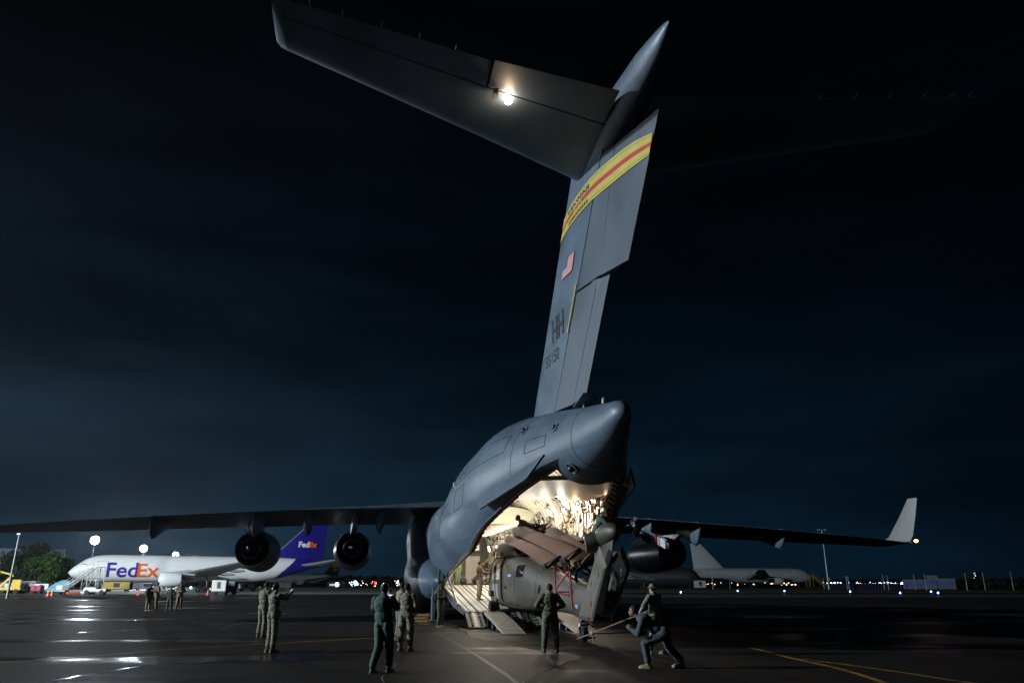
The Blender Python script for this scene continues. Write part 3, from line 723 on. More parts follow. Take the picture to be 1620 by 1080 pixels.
b = MB(); skinpatch(b, [(f_hi(7.9)+.03, 7.92), (f_mid(7.75)-.015, 7.78), (f_mid(11.2)-.015, 11.22), (f_hi(11.5)+.03, 11.44)], C_rud, 6, 12)
skinpatch(b, [(f_mid(7.75)+.015, 7.78), (f_tl(7.86), 7.86), (f_tl(11.0), 11.0), (f_mid(11.2)+.015, 11.2)], C_rud, 6, 12)
build(b, 'rudder', ang=40)
b = MB(); skinpatch(b, [(f_hi(11.55)+.03, 11.5), (f_mid(11.55)-.015, 11.22), (49.05, 14.72), (47.98+.02, 15.0)], C_rud, 6, 12)
skinpatch(b, [(f_mid(11.5)-.01+.03, 11.2), (49.23, 10.77), (52.1, 13.97), (49.09, 14.7)], C_rud, 8, 12)
build(b, 'rudder', ang=40)
# markings on the port side and the starboard side of the fin
def onfin(x, z, s=1, o=.03): return (x, s*(half(x, z)+o), z)
def band(pa, pb, t0, t1, m, s, name, o=.012, n_=40):
    up = smoothpts(pa, 10); lo = smoothpts(pb, 10); b = MB(); rows = []
    for p, q in zip(up, lo):
        a = Vector(p).lerp(Vector(q), t0); c = Vector(p).lerp(Vector(q), t1)
        rows.append([onfin(*a.lerp(c, k/3), s, o) for k in range(4)])
    b.loft(rows, m, closed=False); return b
UP = [(51.64, 13.50), (50.3, 14.0), (48.53, 14.45), (46.4, 14.86), (44.58, 15.02), (42.98, 14.92)]
LO = [(51.28, 13.02), (49.9, 13.34), (48.2, 13.68), (46.4, 14.02), (44.6, 14.24), (42.42, 14.22)]
for s in (1, -1):
    bb = MB()
    for t0, t1, m, o in ((0, .10, C_yellow, .03), (.12, .40, C_yellow, .03), (.40, .60, C_red, .03), (.60, .88, C_yellow, .03), (.90, 1, C_yellow, .03), (.10, .12, C_black, .03), (.88, .90, C_black, .03)):
        q = band(UP, LO, t0, t1, m, s, '', o); bb.add(q.v, q.f, m)
    build(bb, 'tail_stripe', fin)
C_redl = mat('red_lettering', (.62, .14, .08), .5)
upS = smoothpts(UP, 10); loS = smoothpts(LO, 10)
def onband(t, u):   # t 0 (front)..1 (back), u 0 bottom..1 top
    k = (1-t)*(len(upS)-1); i = min(int(k), len(upS)-2); f = k-i
    p = Vector(upS[i]).lerp(Vector(upS[i+1]), f); q = Vector(loS[i]).lerp(Vector(loS[i+1]), f); a = q.lerp(p, u)
    x, y, z = onfin(a.x, a.y, 1, .045); return (x, -y, z)
lettering('stripe_lettering', 'HAWAII', .2, lambda u, v: onband(.16+u, .66+v), C_black, fin, offset=.006, width=.27, height=.17, cuts=2)
lettering('stripe_lettering', 'ANG', .2, lambda u, v: onband(.22+u, .42+v), C_yellow, fin, offset=.004, width=.12, height=.13, cuts=2)
b = MB()
for k in range(9):
    t = .16+.028*k; x0, y0, z0 = onband(t, .12); x1, _, z1 = onband(t+.02, .12); x2, _, z2 = onband(t+.02, .30)
    b.add([(x0, -y0-.0, z0), (x1, -y0, z1), (x2, -y0, z2)], [(0, 1, 2)], C_black)
build(b, 'stripe_triangles', fin, smooth=False)
def planar(o, du, dv, off=.04):
    def fn(u, v):
        x = o[0]+du[0]*u+dv[0]*v; z = o[1]+du[1]*u+dv[1]*v; a = onfin(x, z, 1, off); return (a[0], -a[1], a[2])
    return fn
lettering('tail_code', 'HH', 1.0, planar((41.42, 10.62), (1, -.04), (.02, 1)), C_black, fin, offset=.004, width=1.6, height=.95, cuts=3)
lettering('serial_number', '55150', .6, planar((40.34, 9.90), (1, -.055), (.02, 1)), C_black, fin, offset=0, width=1.95, height=.46, spacing=1.12, cuts=3)
# national flag, port side
b = MB(); fo, du, dv = (43.0, 12.62), (1.0, -.12), (.38, .62)
def FP(u, v, o=.036): x = fo[0]+1.38*u*du[0]+dv[0]*v; z = fo[1]+1.38*u*du[1]+dv[1]*v; return onfin(x, z, 1, o)
C_fr, C_fw, C_fb = mat('flag_red', (.40, .03, .05), .5), mat('flag_white', (.45, .45, .46), .5), mat('flag_blue', (.03, .05, .14), .5)
for k in range(13):
    for j in range(4): b.add([FP(j/4, k/13), FP((j+1)/4, k/13), FP((j+1)/4, (k+1)/13), FP(j/4, (k+1)/13)], [(0, 1, 2, 3)], (C_fr, C_fw)[k % 2])
b.add([FP(0, 6/13, .042), FP(.42, 6/13, .042), FP(.42, 1, .042), FP(0, 1, .042)], [(0, 1, 2, 3)], C_fb)
for r_ in range(5):
    for c_ in range(6):
        u, v = .04+.063*c_, .50+.1*r_; b.add([FP(u, v, .05), FP(u+.025, v, .05), FP(u+.025, v+.03, .05), FP(u, v+.03, .05)], [(0, 1, 2, 3)], C_fw)
build(b, 'flag_marking', fin, smooth=False)
b = MB(); b.add([onfin(f_hi(z)-.16+d, z, 1, .035) for z in (10.37, 11.75) for d in (-.07, .07)], [(0, 1, 3, 2)], C_yellow); build(b, 'yellow_strip', fin, smooth=False)
# bullet fairing on top
b = MB(); rg = []
for x, cz, ry_, rzt, rzb in ((44.0, 16.3, .05, .05, .05), (44.4, 16.2, .26, .22, .3), (45.0, 16.1, .45, .38, .55), (46.2, 16.05, .62, .52, .78), (48, 15.95, .62, .55, .85), (50, 15.95, .52, .52, .72), (51.5, 15.95, .38, .42, .55), (52.4, 15.95, .22, .28, .36), (52.9, 15.98, .10, .14, .16), (53.08, 16.0, .02, .03, .03)):
    rg.append([(x, ry_*math.cos(a), cz+(rzt if math.sin(a) > 0 else rzb)*math.sin(a)) for a in np.linspace(0, 2*math.pi, 33)[:-1]])
rr2 = []
for i in range(len(rg)-1):
    for k in range(4):
        rr2.append([tuple(Vector(p).lerp(Vector(q), k/4)) for p, q in zip(rg[i], rg[i+1])])
rr2.append(rg[-1]); b.loft(rr2, C_grey); build(b, 'tail_fairing', ang=60)
# tailplane
for s in (1, -1):
    def hs(y): return interp(y, [0, .5, 4.4, 10.1], [45.0, 45.35, 47.45, 50.4]), interp(y, [0, .5, 4.4, 10.1], [50.3, 50.42, 51.05, 52.35])
    def hring(y, c0, c1, lex=0, dz=0.0, nn=10):
        le, te = hs(y); th = interp(y, [0, 10.1], [.34, .16]); P = []; Q = []
        for k in range(nn+1):
            c = c0+(c1-c0)*k/nn; t_ = th*(math.sqrt(max(c, 0))*1.9*(1-c)+.035*c) if c > 0 else 0
            dr = -dz*max(0, (c-.72)/.28)
            P.append((le+(te-le)*c, s*y, 15.62+t_+dr)); Q.append((le+(te-le)*c, s*y, 15.62-t_+dr))
        return P+Q[::-1]
    b = MB(); ys_ = list(np.linspace(.3, 10.0, 24))
    rings = [hring(y, 0, .71) for y in ys_]
    b.loft(rings, C_grey2)
    tip = []
    for y, sh in ((10.0, 0), (10.15, .10), (10.25, .35)):
        le, te = hs(10.0); r0 = hring(10.0, 0, 1.0)
        tip.append([(p[0]+sh*(1-(p[0]-le)/(te-le))*.9, s*y, 15.62+(p[2]-15.62)*(1-sh*2.2)) for p in r0])
    b.loft(tip, C_grey2)
    hst = build(b, 'tailplane', ang=40)
    for y0, y1, dz in ((.55, 4.38, .10), (4.44, 9.98, -.0)):
        b = MB(); b.loft([hring(y, .722, 1.0, dz=dz, nn=5) for y in np.linspace(y0, y1, 8)], C_grey2)
        if dz > 0: b.v = [(x+.18*(interp(x, [hs(abs(y))[0]+.72*(hs(abs(y))[1]-hs(abs(y))[0]), hs(abs(y))[1]], [0, 1])), y, z) for x, y, z in b.v]
        build(b, 'elevator', hst, ang=40)
    b = MB()
    for y in (5.5, 6.5, 7.5, 8.5, 9.3, 9.8): te = hs(y)[1]; b.tube([(te-.02, s*y, 15.62), (te+.22, s*y, 15.62)], .012, C_dmetal, n=4)
    build(b, 'static_wick', hst)
# inspection lamp under the port tailplane
b = MB(); b.box((50.0, 4.15, 15.33), (.30, .13, .18), C_white); b.tube([(50.0, 4.1, 15.42), (49.98, 3.72, 15.40)], .02, C_white, n=6)
ln = build(b, 'lamp_bracket', smooth=False)
b = MB(); b.ell((49.75, 3.72, 15.33), (.11, .11, .11), mat('tail_lamp_glass', (1, 1, 1), .3, emit=(1, .80, .58), es=90), 16, 10); lo = build(b, 'inspection_lamp')
lamp('inspection_light', (49.75, -3.72, 15.12), 20, (1, .62, .36), .10, lo)
# ------------------------------------------------------------------ apron floodlight masts (seen ones first, then unseen ones left of the view)
M_gal = mat('galvanised_steel', (.36, .37, .38), .45, .6, var=.12, vscale=4)
L_flood = mat('floodlight_glass', (1, 1, 1), .3, emit=(.93, .97, 1.0), es=60)
def flood_mast(x, y, h, power, label, size=1.0, cone=150, aim=(0, 45, 0), group='floodlight masts around the apron', vis=True):
    t = empty('floodlight_mast', (x, y, 0), 0, label, 'light mast', group)
    b = MB(); b.lathe([(0, .34), (.25, .34), (.25, .24), (h*.6, .17), (h, .10)], (0, 0, 0), (0, 0, 1), M_gal, n=14, cap=True); b.build('pole', t)
    b = MB(); d = Vector((aim[0]-x, aim[1]-y, 0)).normalized(); sd = Vector((-d.y, d.x, 0))
    b.lathe([(-.08, 1.25*size), (.08, 1.25*size), (.08, 1.1*size), (-.08, 1.1*size), (-.08, 1.25*size)], (0, 0, h), d, M_gal, n=20); b.bar(sd*-1.2*size+Vector((0, 0, h)), sd*1.2*size+Vector((0, 0, h)), .12, .12, M_gal)
    b.build('crossarm', t, smooth=False)
    q = (d*1.0+Vector((0, 0, -.22))).normalized()
    for k in range(13):
        c = Vector((0, 0, h))+(sd*math.cos(k*math.pi/4.5)+Vector((0, 0, 1))*math.sin(k*math.pi/4.5))*((.92*size if k < 9 else .42*size) if k < 12 else 0)+d*.12
        hb = MB(); hb.lathe([(-.25, .08*size), (-.2, .2*size), (.2, .27*size), (.2, .23*size)], c, q, M_gal, n=14, cap=True); hd = hb.build('lamp_head', t)
        lb = MB(); lb.lathe([(.18, .26*size), (.24, .23*size), (.27, 0)], c, q, L_flood, n=14); lb.build('lens', hd)
    l = lamp('floodlight', d*.9+Vector((0, 0, h+.2)), power, (.80, .91, 1.0), 1.0, t, 'SPOT', cone, None, .6)
    l.rotation_euler = (d*1.0+Vector((0, 0, -.16))).to_track_quat('-Z', 'Y').to_euler()
    return t
def at(px, d):  # plan position along the bearing of a photo column, at ground distance d
    x = (px-810)/F_PX; y = math.cos(PITCH)+math.sin(PITCH)*.30; k = d/math.hypot(x, y); return x*k, y*k
def hgt(px, py, d):
    a = (px-810)/F_PX; b = (540-py)/F_PX; r = (a, math.cos(PITCH)-b*math.sin(PITCH), math.sin(PITCH)+b*math.cos(PITCH))
    return 1.75+r[2]*d/math.hypot(r[0], r[1]), (r[0]*d/math.hypot(r[0], r[1]), r[1]*d/math.hypot(r[0], r[1]))
for (px, py, d, pw, sz, lb) in ((150, 854, 262, 0.03e6, 1.05, 'lit floodlight mast rising behind the nose of the white cargo jet'),
                       (227, 867, 318, 0.03e6, 1.05, 'second lit floodlight mast, behind the large purple and orange lettering'),
                       (278, 877, 390, 0.025e6, 1.05, 'third lit floodlight mast, smaller, over the wing of the white cargo jet'),
                       (323, 885, 470, 0.025e6, 1.05, 'farthest and faintest lit floodlight mast above the white fuselage')):
    h, (x, y) = hgt(px, py, d); flood_mast(x, y, h, pw, lb, sz, aim=(0, 45))
h, (x, y) = hgt(31, 843, 120)
t = empty('light_pole', (x, y, 0), 0, 'thin grey unlit pole at the far left edge in front of the trees', 'light pole')
b = MB(); b.lathe([(0, .16), (h-.2, .09)], (0, 0, 0), (0, 0, 1), M_gal, n=12, cap=True); b.build('pole', t)
b = MB(); b.box((0, 0, h-.1), (.5, .35, .2), mat('pale_lamp_housing', (.6, .6, .6), .4)); b.build('lamp_head', t, bevel=.03)
# masts left of the view that light the apron from the port side of the transport
flood_mast(-95, 96, 24, 0.06e6, 'floodlight mast left of the transport, lighting its port side', 1.2, aim=(0, 30))
flood_mast(-118, 18, 36, 0.68e6, 'floodlight mast far left, facing the white cargo jet and the apron', 1.2, aim=(-20, 90))
flood_mast(-80, 90, 20, 0.12e6, 'unseen floodlight mast added to light the white cargo jet and its lettering', 1.1, cone=105, aim=(-66, 172))  # unseen mast added to brighten the white jet; cone keeps off the transport
# ------------------------------------------------------------------ the helicopter being winched in
H_grn = mat('helicopter_olive_drab', (.074, .064, .048), .55, var=.35, vscale=2.2, bump=.12, bscale=7, stretch=(.5, 1, 1))
H_grn2 = mat('helicopter_olive_panel', (.084, .074, .056), .55, var=.3, vscale=3)
H_blade = mat('rotor_blade_brown', (.17, .080, .046), .75, var=.18, vscale=2.5)
H_cap = mat('blade_cap_cloth', (.025, .025, .024), .8, bump=.4, bscale=12)
H_pole = mat('fold_kit_red', (.38, .03, .05), .4)
H_glass = mat('cabin_window_glass', (.42, .41, .38), .12, var=.25, vscale=3)
H_dglass = mat('dark_window_glass', (.015, .016, .018), .08)
H_blue = mat('pale_blue_tape', (.20, .38, .62), .6)
H0 = (34.5, 0, 0)
heli = empty('helicopter', PW(*H0), AROT, 'dark olive military helicopter with its rotor blades folded back being loaded up the ramp', 'helicopter')
def hb(b, name, parent=heli, **k):
    b.v = [(x-H0[0], -y, z) for x, y, z in b.v]; return b.build(name, parent, **k)
def se(x, cy, cz, ry, rz_, e=.7, n=32):
    return [(x, cy+ry*math.copysign(abs(math.cos(a))**e, math.cos(a)), cz+rz_*math.copysign(abs(math.sin(a))**e, math.sin(a))) for a in [2*math.pi*k/n for k in range(n)]]
HX = [30.1, 30.5, 31.4, 32.3, 33.2, 36.5, 38.0, 39.4, 41.0, 43.0, 44.3, 45.3]
HBt = [1.45, 1.02, .86, .80, .78, .74, .74, .78, .80, .76, .66, 1.0]
HTp = [1.6, 2.0, 2.45, 2.85, 3.0, 3.0, 2.84, 2.5, 2.16, 1.93, 1.75, 1.55]
HW = [.08, .6, 1.0, 1.14, 1.18, 1.18, 1.10, .82, .55, .42, .32, .14]
HE = [.9, .8, .65, .55, .5, .5, .55, .7, .8, .85, .85, .9]
def hsec(x): return tuple(herm(x, HX, A) for A in (HBt, HTp, HW))+(interp(x, HX, HE),)
b = MB(); rg = []
for x in np.linspace(30.1, 45.3, 70):
    lo, hi, w_, e_ = hsec(x); rg.append(se(x, 0, (lo+hi)/2, w_, (hi-lo)/2, e_, 40))
b.loft(rg, H_grn); hf = hb(b, 'fuselage', ang=50)
def hside(x, z, s=1, o=.01):
    lo, hi, w_, e_ = hsec(x); c = (lo+hi)/2; k = min(.999, abs((z-c)/((hi-lo)/2))); a = math.asin(k**(1/e_)); return (x, s*(w_*math.cos(a)**e_+o), z)
def hpatch(b, x0, x1, z0, z1, m, s=1, o=.012, n_=6):
    b.loft([[hside(x0+(x1-x0)*i/n_, z0+(z1-z0)*j/n_, s, o) for j in range(n_+1)] for i in range(n_+1)], m, closed=False)
for s in (1, -1):   # cabin sliding door with its two windows
    b = MB(); hpatch(b, 33.3, 35.55, .98, 2.80, H_grn2, s, .03); dr = hb(b, 'cabin_door', ang=50)
    for x0, x1 in ((33.5, 34.3), (34.5, 35.3)):
        b = MB(); hpatch(b, x0, x1, 1.92, 2.62, H_glass, s, .045); hb(b, 'window', dr)
    b = MB(); hpatch(b, 33.55, 34.9, 1.15, 1.75, mat('door_pale_panel', (.30, .31, .33), .5, var=.4, vscale=5), s, .045); hb(b, 'panel', dr)
    b = MB(); b.tube([hside(x, 2.86, s, .05) for x in np.linspace(33.2, 38.0, 8)], .03, H_grn2, n=6); b.tube([hside(35.62, z, s, .04) for z in np.linspace(1.0, 2.8, 8)], .035, H_cap, n=6)
    b.tube([hside(x, .98, s, .05) for x in np.linspace(33.2, 38.0, 8)], .02, H_cap, n=6); hb(b, 'door_rail')
    b = MB(); hpatch(b, 38.15, 38.75, 2.0, 2.45, H_dglass, s, .02); hpatch(b, 36.35, 36.6, 2.35, 2.5, H_dglass, s, .02); hpatch(b, 36.35, 36.6, 1.55, 1.68, H_dglass, s, .02); hpatch(b, 37.0, 37.3, .95, 1.05, H_dglass, s, .02); hb(b, 'side_vent')
    b = MB(); hpatch(b, 36.9, 37.5, 2.02, 2.12, H_blue, s, .02); hpatch(b, 43.9, 44.15, 1.02, 1.12, H_blue, s, .02); hb(b, 'tape_mark')
    b = MB(); hpatch(b, 31.3, 32.6, 1.75, 2.45, H_dglass, s, .02); hb(b, 'cockpit_window')
    b = MB()
    for x in (35.9, 37.9, 39.9, 41.6, 43.4): b.tube([hside(x, z, s, .002) for z in np.linspace(hsec(x)[0]+.1, hsec(x)[1]-.06, 10)], .008, H_cap, n=4)
    hb(b, 'panel_seam')
    b = MB(); b.ell(hside(40.2, 1.55, s, .0), (.20, .04, .09), H_dglass, 10, 6, Matrix.Rotation(-.9, 3, 'Y')); b.ell(hside(40.35, 1.2, s, .0), (.20, .04, .08), H_dglass, 10, 6, Matrix.Rotation(-.9, 3, 'Y')); hb(b, 'vent_slot')
# doghouse and engines
b = MB(); rg = []
for x, w_, t in ((32.2, .3, 3.0), (32.9, .62, 3.25), (34.5, .72, 3.52), (36.5, .72, 3.62), (38, .62, 3.35), (39.4, .42, 2.8), (40.5, .2, 2.35)): rg.append(se(x, 0, (t+2.3)/2, w_, (t-2.3)/2, .6))
b.loft(rg, H_grn); hb(b, 'engine_deck', ang=50)
for s in (1, -1):
    b = MB(); b.loft([se(x, s*.80, zc, r_, r_*.9, .85, 24) for x, zc, r_ in ((33.9, 3.2, .28), (34.1, 3.2, .36), (35.2, 3.22, .41), (36.5, 3.18, .42), (37.4, 3.12, .36), (37.9, 3.08, .30))], H_grn2); ec = hb(b, 'engine_cowl', ang=50)
    b = MB(); b.lathe([(0, .26), (.35, .25), (.35, .2), (0, .18)], (37.85, s*.84, 3.08), (1, .25*s, 0), H_cap, n=20); hb(b, 'exhaust_pipe', ec)
    b = MB(); b.box((35.0, s*1.18, 2.98), (1.3, .08, .10), H_grn2); b.tube([(34.4, s*1.15, 2.93), (33.6, s*1.28, 2.55)], .025, H_cap, n=6); hb(b, 'step_rail')
    # main gear
    b = MB(); wy = s*1.38; b.lathe([(-.12, .16), (-.13, .28), (-.08, .335), (.08, .335), (.13, .28), (.12, .16)], (34.5, wy, .735), (0, 1, 0), C_rubber, n=28); b.lathe([(-.1, 0), (-.1, .17), (.1, .17), (.1, 0)], (34.5, wy, .735), (0, 1, 0), H_grn2, n=16); hb(b, 'main_wheel')
    b = MB(); b.tube([(34.5, s*1.15, .74), (34.2, s*1.22, 1.9), (34.2, s*1.2, 2.5)], [.05, .07, .08], H_grn2); b.tube([(34.5, wy, .74), (34.5, s*1.1, .74), (33.4, s*1.05, 1.25)], .06, H_grn2); b.box((33.7, s*1.25, 1.35), (.5, .25, .25), H_grn2); hb(b, 'gear_strut')
b = MB(); b.tube([(37, -.2, 3.5), (36.95, 0, 3.7), (36.9, 0, 4.0)], .13, C_dmetal); b.lathe([(-.12, .22), (.1, .26), (.16, .15)], (36.9, 0, 4.0), (0, 0, 1), C_dmetal, n=20, cap=True)
for k in range(34):
    a = rnd.uniform(0, 6.28); r1 = rnd.uniform(.1, .3); r2 = rnd.uniform(.45, .95); a2 = a+rnd.uniform(-.5, .5)
    b.tube([(36.9+r1*math.cos(a), r1*math.sin(a), rnd.uniform(3.75, 4.15)), (36.9+r2*math.cos(a2), r2*math.sin(a2)*.9, rnd.uniform(3.7, 4.2))], rnd.uniform(.02, .05), rnd.choice([C_dmetal, C_dmetal, H_blade, C_metal]), n=6)
hb(b, 'rotor_hub')
def blade(y0, y1, z0, z1, x0, x1, tilt=.18, chord=.54):
    b = MB(); rg = []
    for i in range(13):
        t = i/12; x = x0+(x1-x0)*t; y = y0+(y1-y0)*t; z = z0+(z1-z0)*t-.14*math.sin(math.pi*t)*-1*.0-.10*t*t
        ch = chord*(1 if t > .08 else .4+.6*t/.08); sw = .25*max(0, t-.92)/.08
        P = []
        for u, v in ((-.5, 0), (-.42, .035), (-.2, .05), (.1, .045), (.5, .004), (.5, -.004), (.1, -.03), (-.2, -.035), (-.42, -.025)):
            dy = u*ch; P.append((x+sw*(u+.5), y+dy*math.cos(tilt)-v*math.sin(tilt), z+dy*math.sin(tilt)+v*math.cos(tilt)))
        rg.append(P)
    b.loft(rg, H_blade)
    o = hb(b, 'rotor_blade', ang=40)
    b = MB(); t = .93; cx, cy, cz = x0+(x1-x0)*.965, y0+(y1-y0)*.965, z0+(z1-z0)*.965-.10
    q = Matrix.Rotation(tilt, 3, 'X'); b.box((cx, cy, cz-.05), (.62, chord+.10, .17), H_cap, q); hb(b, 'tip_cover', o, bevel=.03)
    b = MB()
    for t_ in (.12, .42, .55): b.box((x0+(x1-x0)*t_, y0+(y1-y0)*t_-.1, z0+(z1-z0)*t_-.10*t_*t_+.045), (.25, .12, .02), C_tan, q)
    hb(b, 'tape_patch', o, smooth=False)
blade(.95, .62, 3.92, 2.72, 37.3, 44.7, -.6); blade(1.25, 1.12, 3.58, 2.52, 37.2, 44.1, -.5)
blade(-.35, .22, 3.86, 2.62, 37.5, 44.9, -.6, .62); blade(-1.2, -.75, 3.6, 2.6, 37.2, 44.4, -.7)
b = MB(); b.box((38.6, .95, 3.36), (.5, .35, .22), C_red); b.box((37.9, .85, 3.28), (.7, .5, .2), C_tan, Matrix.Rotation(.5, 3, 'X')); b.box((41.0, -.7, 3.2), (.3, .3, .12), C_red); hb(b, 'cloth_cover', bevel=.05)
# blade fold support kit in red tube
b = MB()
for s in (1, -1):
    for (x0, y0, z0, x1, y1, z1) in ((43.2, .85, 2.45, 43.2, .80, 1.45), (43.6, .45, 2.55, 43.6, .38, 1.30), (43.2, .80, 1.5, 43.6, .38, 1.35), (43.2, .80, 1.6, 43.6, .42, 2.2), (43.2, .82, 2.35, 43.6, .40, 1.9), (43.6, .40, 1.35, 43.7, .40, .95)):
        b.tube([(x0, s*y0, z0), (x1, s*y1, z1)], .028, H_pole, n=8)
for (p, q_) in (((43.2, .8, 1.5), (43.2, -.8, 1.5)), ((43.6, .4, 1.95), (43.6, -.4, 1.4)), ((43.6, -.4, 2.0), (43.6, .4, 1.5)), ((43.2, .8, 2.3), (43.2, -.3, 1.6)), ((43.2, -.8, 2.3), (43.2, .3, 1.6))): b.tube([p, q_], .02, H_pole, n=6)
hb(b, 'blade_support')
b = MB(); b.tube([(43.4, .1, 2.2), (43.5, -.25, 2.0), (43.5, -.3, 1.7), (43.4, -.1, 1.55)], .035, C_dmetal); b.lathe([(-.03, .3), (.03, .3), (.03, .22), (-.03, .22), (-.03, .3)], (43.5, -.05, 2.0), (1, 0, 0), H_cap, n=20); hb(b, 'support_ring')
# tail pylon, gearbox, tail rotor
b = MB(); rg = []
for t in np.linspace(0, 1, 12):
    z = .9+2.25*t; x0 = 44.15+(45.75-44.15)*t; x1 = 45.7+(46.95-45.7)*t; w_ = .17-.05*t
    rg.append([(x0+(x1-x0)*c, w_*v, z) for c, v in ((0, 0), (.1, .7), (.35, 1), (.7, .75), (1, .15), (1, -.15), (.7, -.75), (.35, -1), (.1, -.7))])
b.loft(rg, H_grn); hb(b, 'tail_pylon', ang=40)
b = MB(); b.loft([se(x, -.02, z, w_, h_, .9, 20) for x, z, w_, h_ in ((45.5, 3.05, .10, .14), (45.7, 3.08, .26, .27), (46.2, 3.15, .33, .33), (46.7, 3.2, .26, .27), (47.05, 3.2, .12, .14), (47.1, 3.2, .03, .03))], mat('gearbox_olive', (.045, .048, .028), .5, var=.15, vscale=5)); hb(b, 'gearbox_fairing', ang=60)
b = MB(); b.lathe([(0, .3), (.10, .31), (.34, .29), (.36, .0)], (45.75, .18, 2.95), (-.25, 1, -.15), H_grn2, n=24); hb(b, 'intermediate_cover', ang=40)
b = MB(); b.tube([(46.5, -.2, 3.2), (46.5, -.75, 3.35)], .1, C_dmetal); b.lathe([(-.06, .22), (.06, .22), (.12, .1)], (46.5, -.8, 3.36), (0, -1, .25), C_dmetal, n=16, cap=True)
for k in range(14):
    a = rnd.uniform(0, 6.28); b.tube([(46.5, -.7, 3.36), (46.5+.32*math.cos(a), -.78+rnd.uniform(-.1, .1), 3.36+.3*math.sin(a))], .025, rnd.choice([C_dmetal, C_metal, H_blue]), n=5)
hb(b, 'tail_rotor_hub')
for (a, L) in ((-.45, 1.45), (3.7, .55)):
    b = MB(); d = Vector((math.cos(a), -.35, math.sin(a))).normalized(); n_ = Vector((0, -1, .25)).normalized(); c = d.cross(n_).normalized(); o_ = Vector((46.5, -.84, 3.36)); rg = []
    for t in (0.0, .25, .3, .6, .93, 1.0):
        w_ = .12 if .28 < t < .95 else .07; p = o_+d*L*t; rg.append([p+c*w_, p+n_*.025, p-c*w_, p-n_*.025])
    b.loft(rg, mat('tail_blade_grey', (.05, .06, .075), .5)); tb = hb(b, 'tail_rotor_blade', smooth=False)
    if a < 0:
        b = MB(); q = Matrix(( d, c, n_)).transposed(); b.box(o_+d*L*.82, (.34, .27, .10), mat('white_wrap', (.55, .57, .6), .7), q); hb(b, 'tip_wrap', tb, bevel=.02)
        b = MB(); 
        for e_ in (.66, .76): b.box(o_+d*L*e_, (.035, .30, .12), C_red, q)
        hb(b, 'red_strap', tb)
# stabilator halves folded upright
for s in (1, -1):
    b = MB(); q = [(44.40, .42, .70), (45.85, .40, .69), (47.13, .34, 2.23), (46.5, .32, 2.83)] if s > 0 else [(43.6, .52, .74), (44.85, .55, .76), (46.5, .62, 2.22), (45.85, .60, 2.88)]
    A = [Vector((x, s*y, z)) for x, y, z in q]; th = Vector((0, .055, 0)); cen = sum(A, Vector())/4
    Ai = [cen+(p-cen)*.86 for p in A]
    b.add([tuple(p) for p in A]+[tuple(p+th) for p in Ai]+[tuple(p-th) for p in Ai], [(4, 5, 6, 7), (11, 10, 9, 8)]+[(i, (i+1) % 4, 4+(i+1) % 4, 4+i) for i in range(4)]+[((i+1) % 4, i, 8+i, 8+(i+1) % 4) for i in range(4)], H_grn2)
    st = hb(b, 'stabilator', smooth=False, bevel=.015)
    b = MB()
    for u, v in ((.75, .25), (.75, .8), (.3, .55)):
        p = Ai[0].lerp(Ai[1], u).lerp(Ai[3].lerp(Ai[2], u), v)+th*1.02*(1 if s > 0 else 1); b.ell(p, (.045, .008, .08), H_dglass, 10, 6)
    if s < 0: b.box(Ai[3].lerp(Ai[2], .5)+th*1.1-Vector((.2, 0, .35)), (.10, .01, .22), H_glass)
    hb(b, 'fitting', st)
b = MB(); b.lathe([(-.09, .09), (-.1, .17), (-.06, .215), (.06, .215), (.1, .17), (.09, .09)], (43.55, 0, .215), (0, 1, 0), C_rubber, n=24); b.lathe([(-.07, 0), (-.07, .1), (.07, .1), (.07, 0)], (43.55, 0, .215), (0, 1, 0), C_metal, n=12); hb(b, 'tail_wheel')
b = MB(); b.tube([(43.55, .13, .215), (43.5, .12, .5), (43.5, 0, .62), (43.5, 0, .8)], .04, C_dmetal); b.tube([(43.55, -.13, .215), (43.5, -.12, .5), (43.5, 0, .62)], .04, C_dmetal); b.tube([(43.5, 0, .62), (42.9, 0, .85)], .06, C_metal); b.box((43.6, .05, .5), (.16, .22, .10), mat('white_fitting', (.6, .6, .6), .5)); hb(b, 'tail_gear_strut')
b = MB(); b.tube([(45.9, .42, 1.5), (45.6, .46, .72), (45.55, .46, .5)], .022, C_red, n=6); b.tube([(44.6, -.6, .76), (44.6, -.6, .5)], .03, C_red, n=6); hb(b, 'warning_streamer')
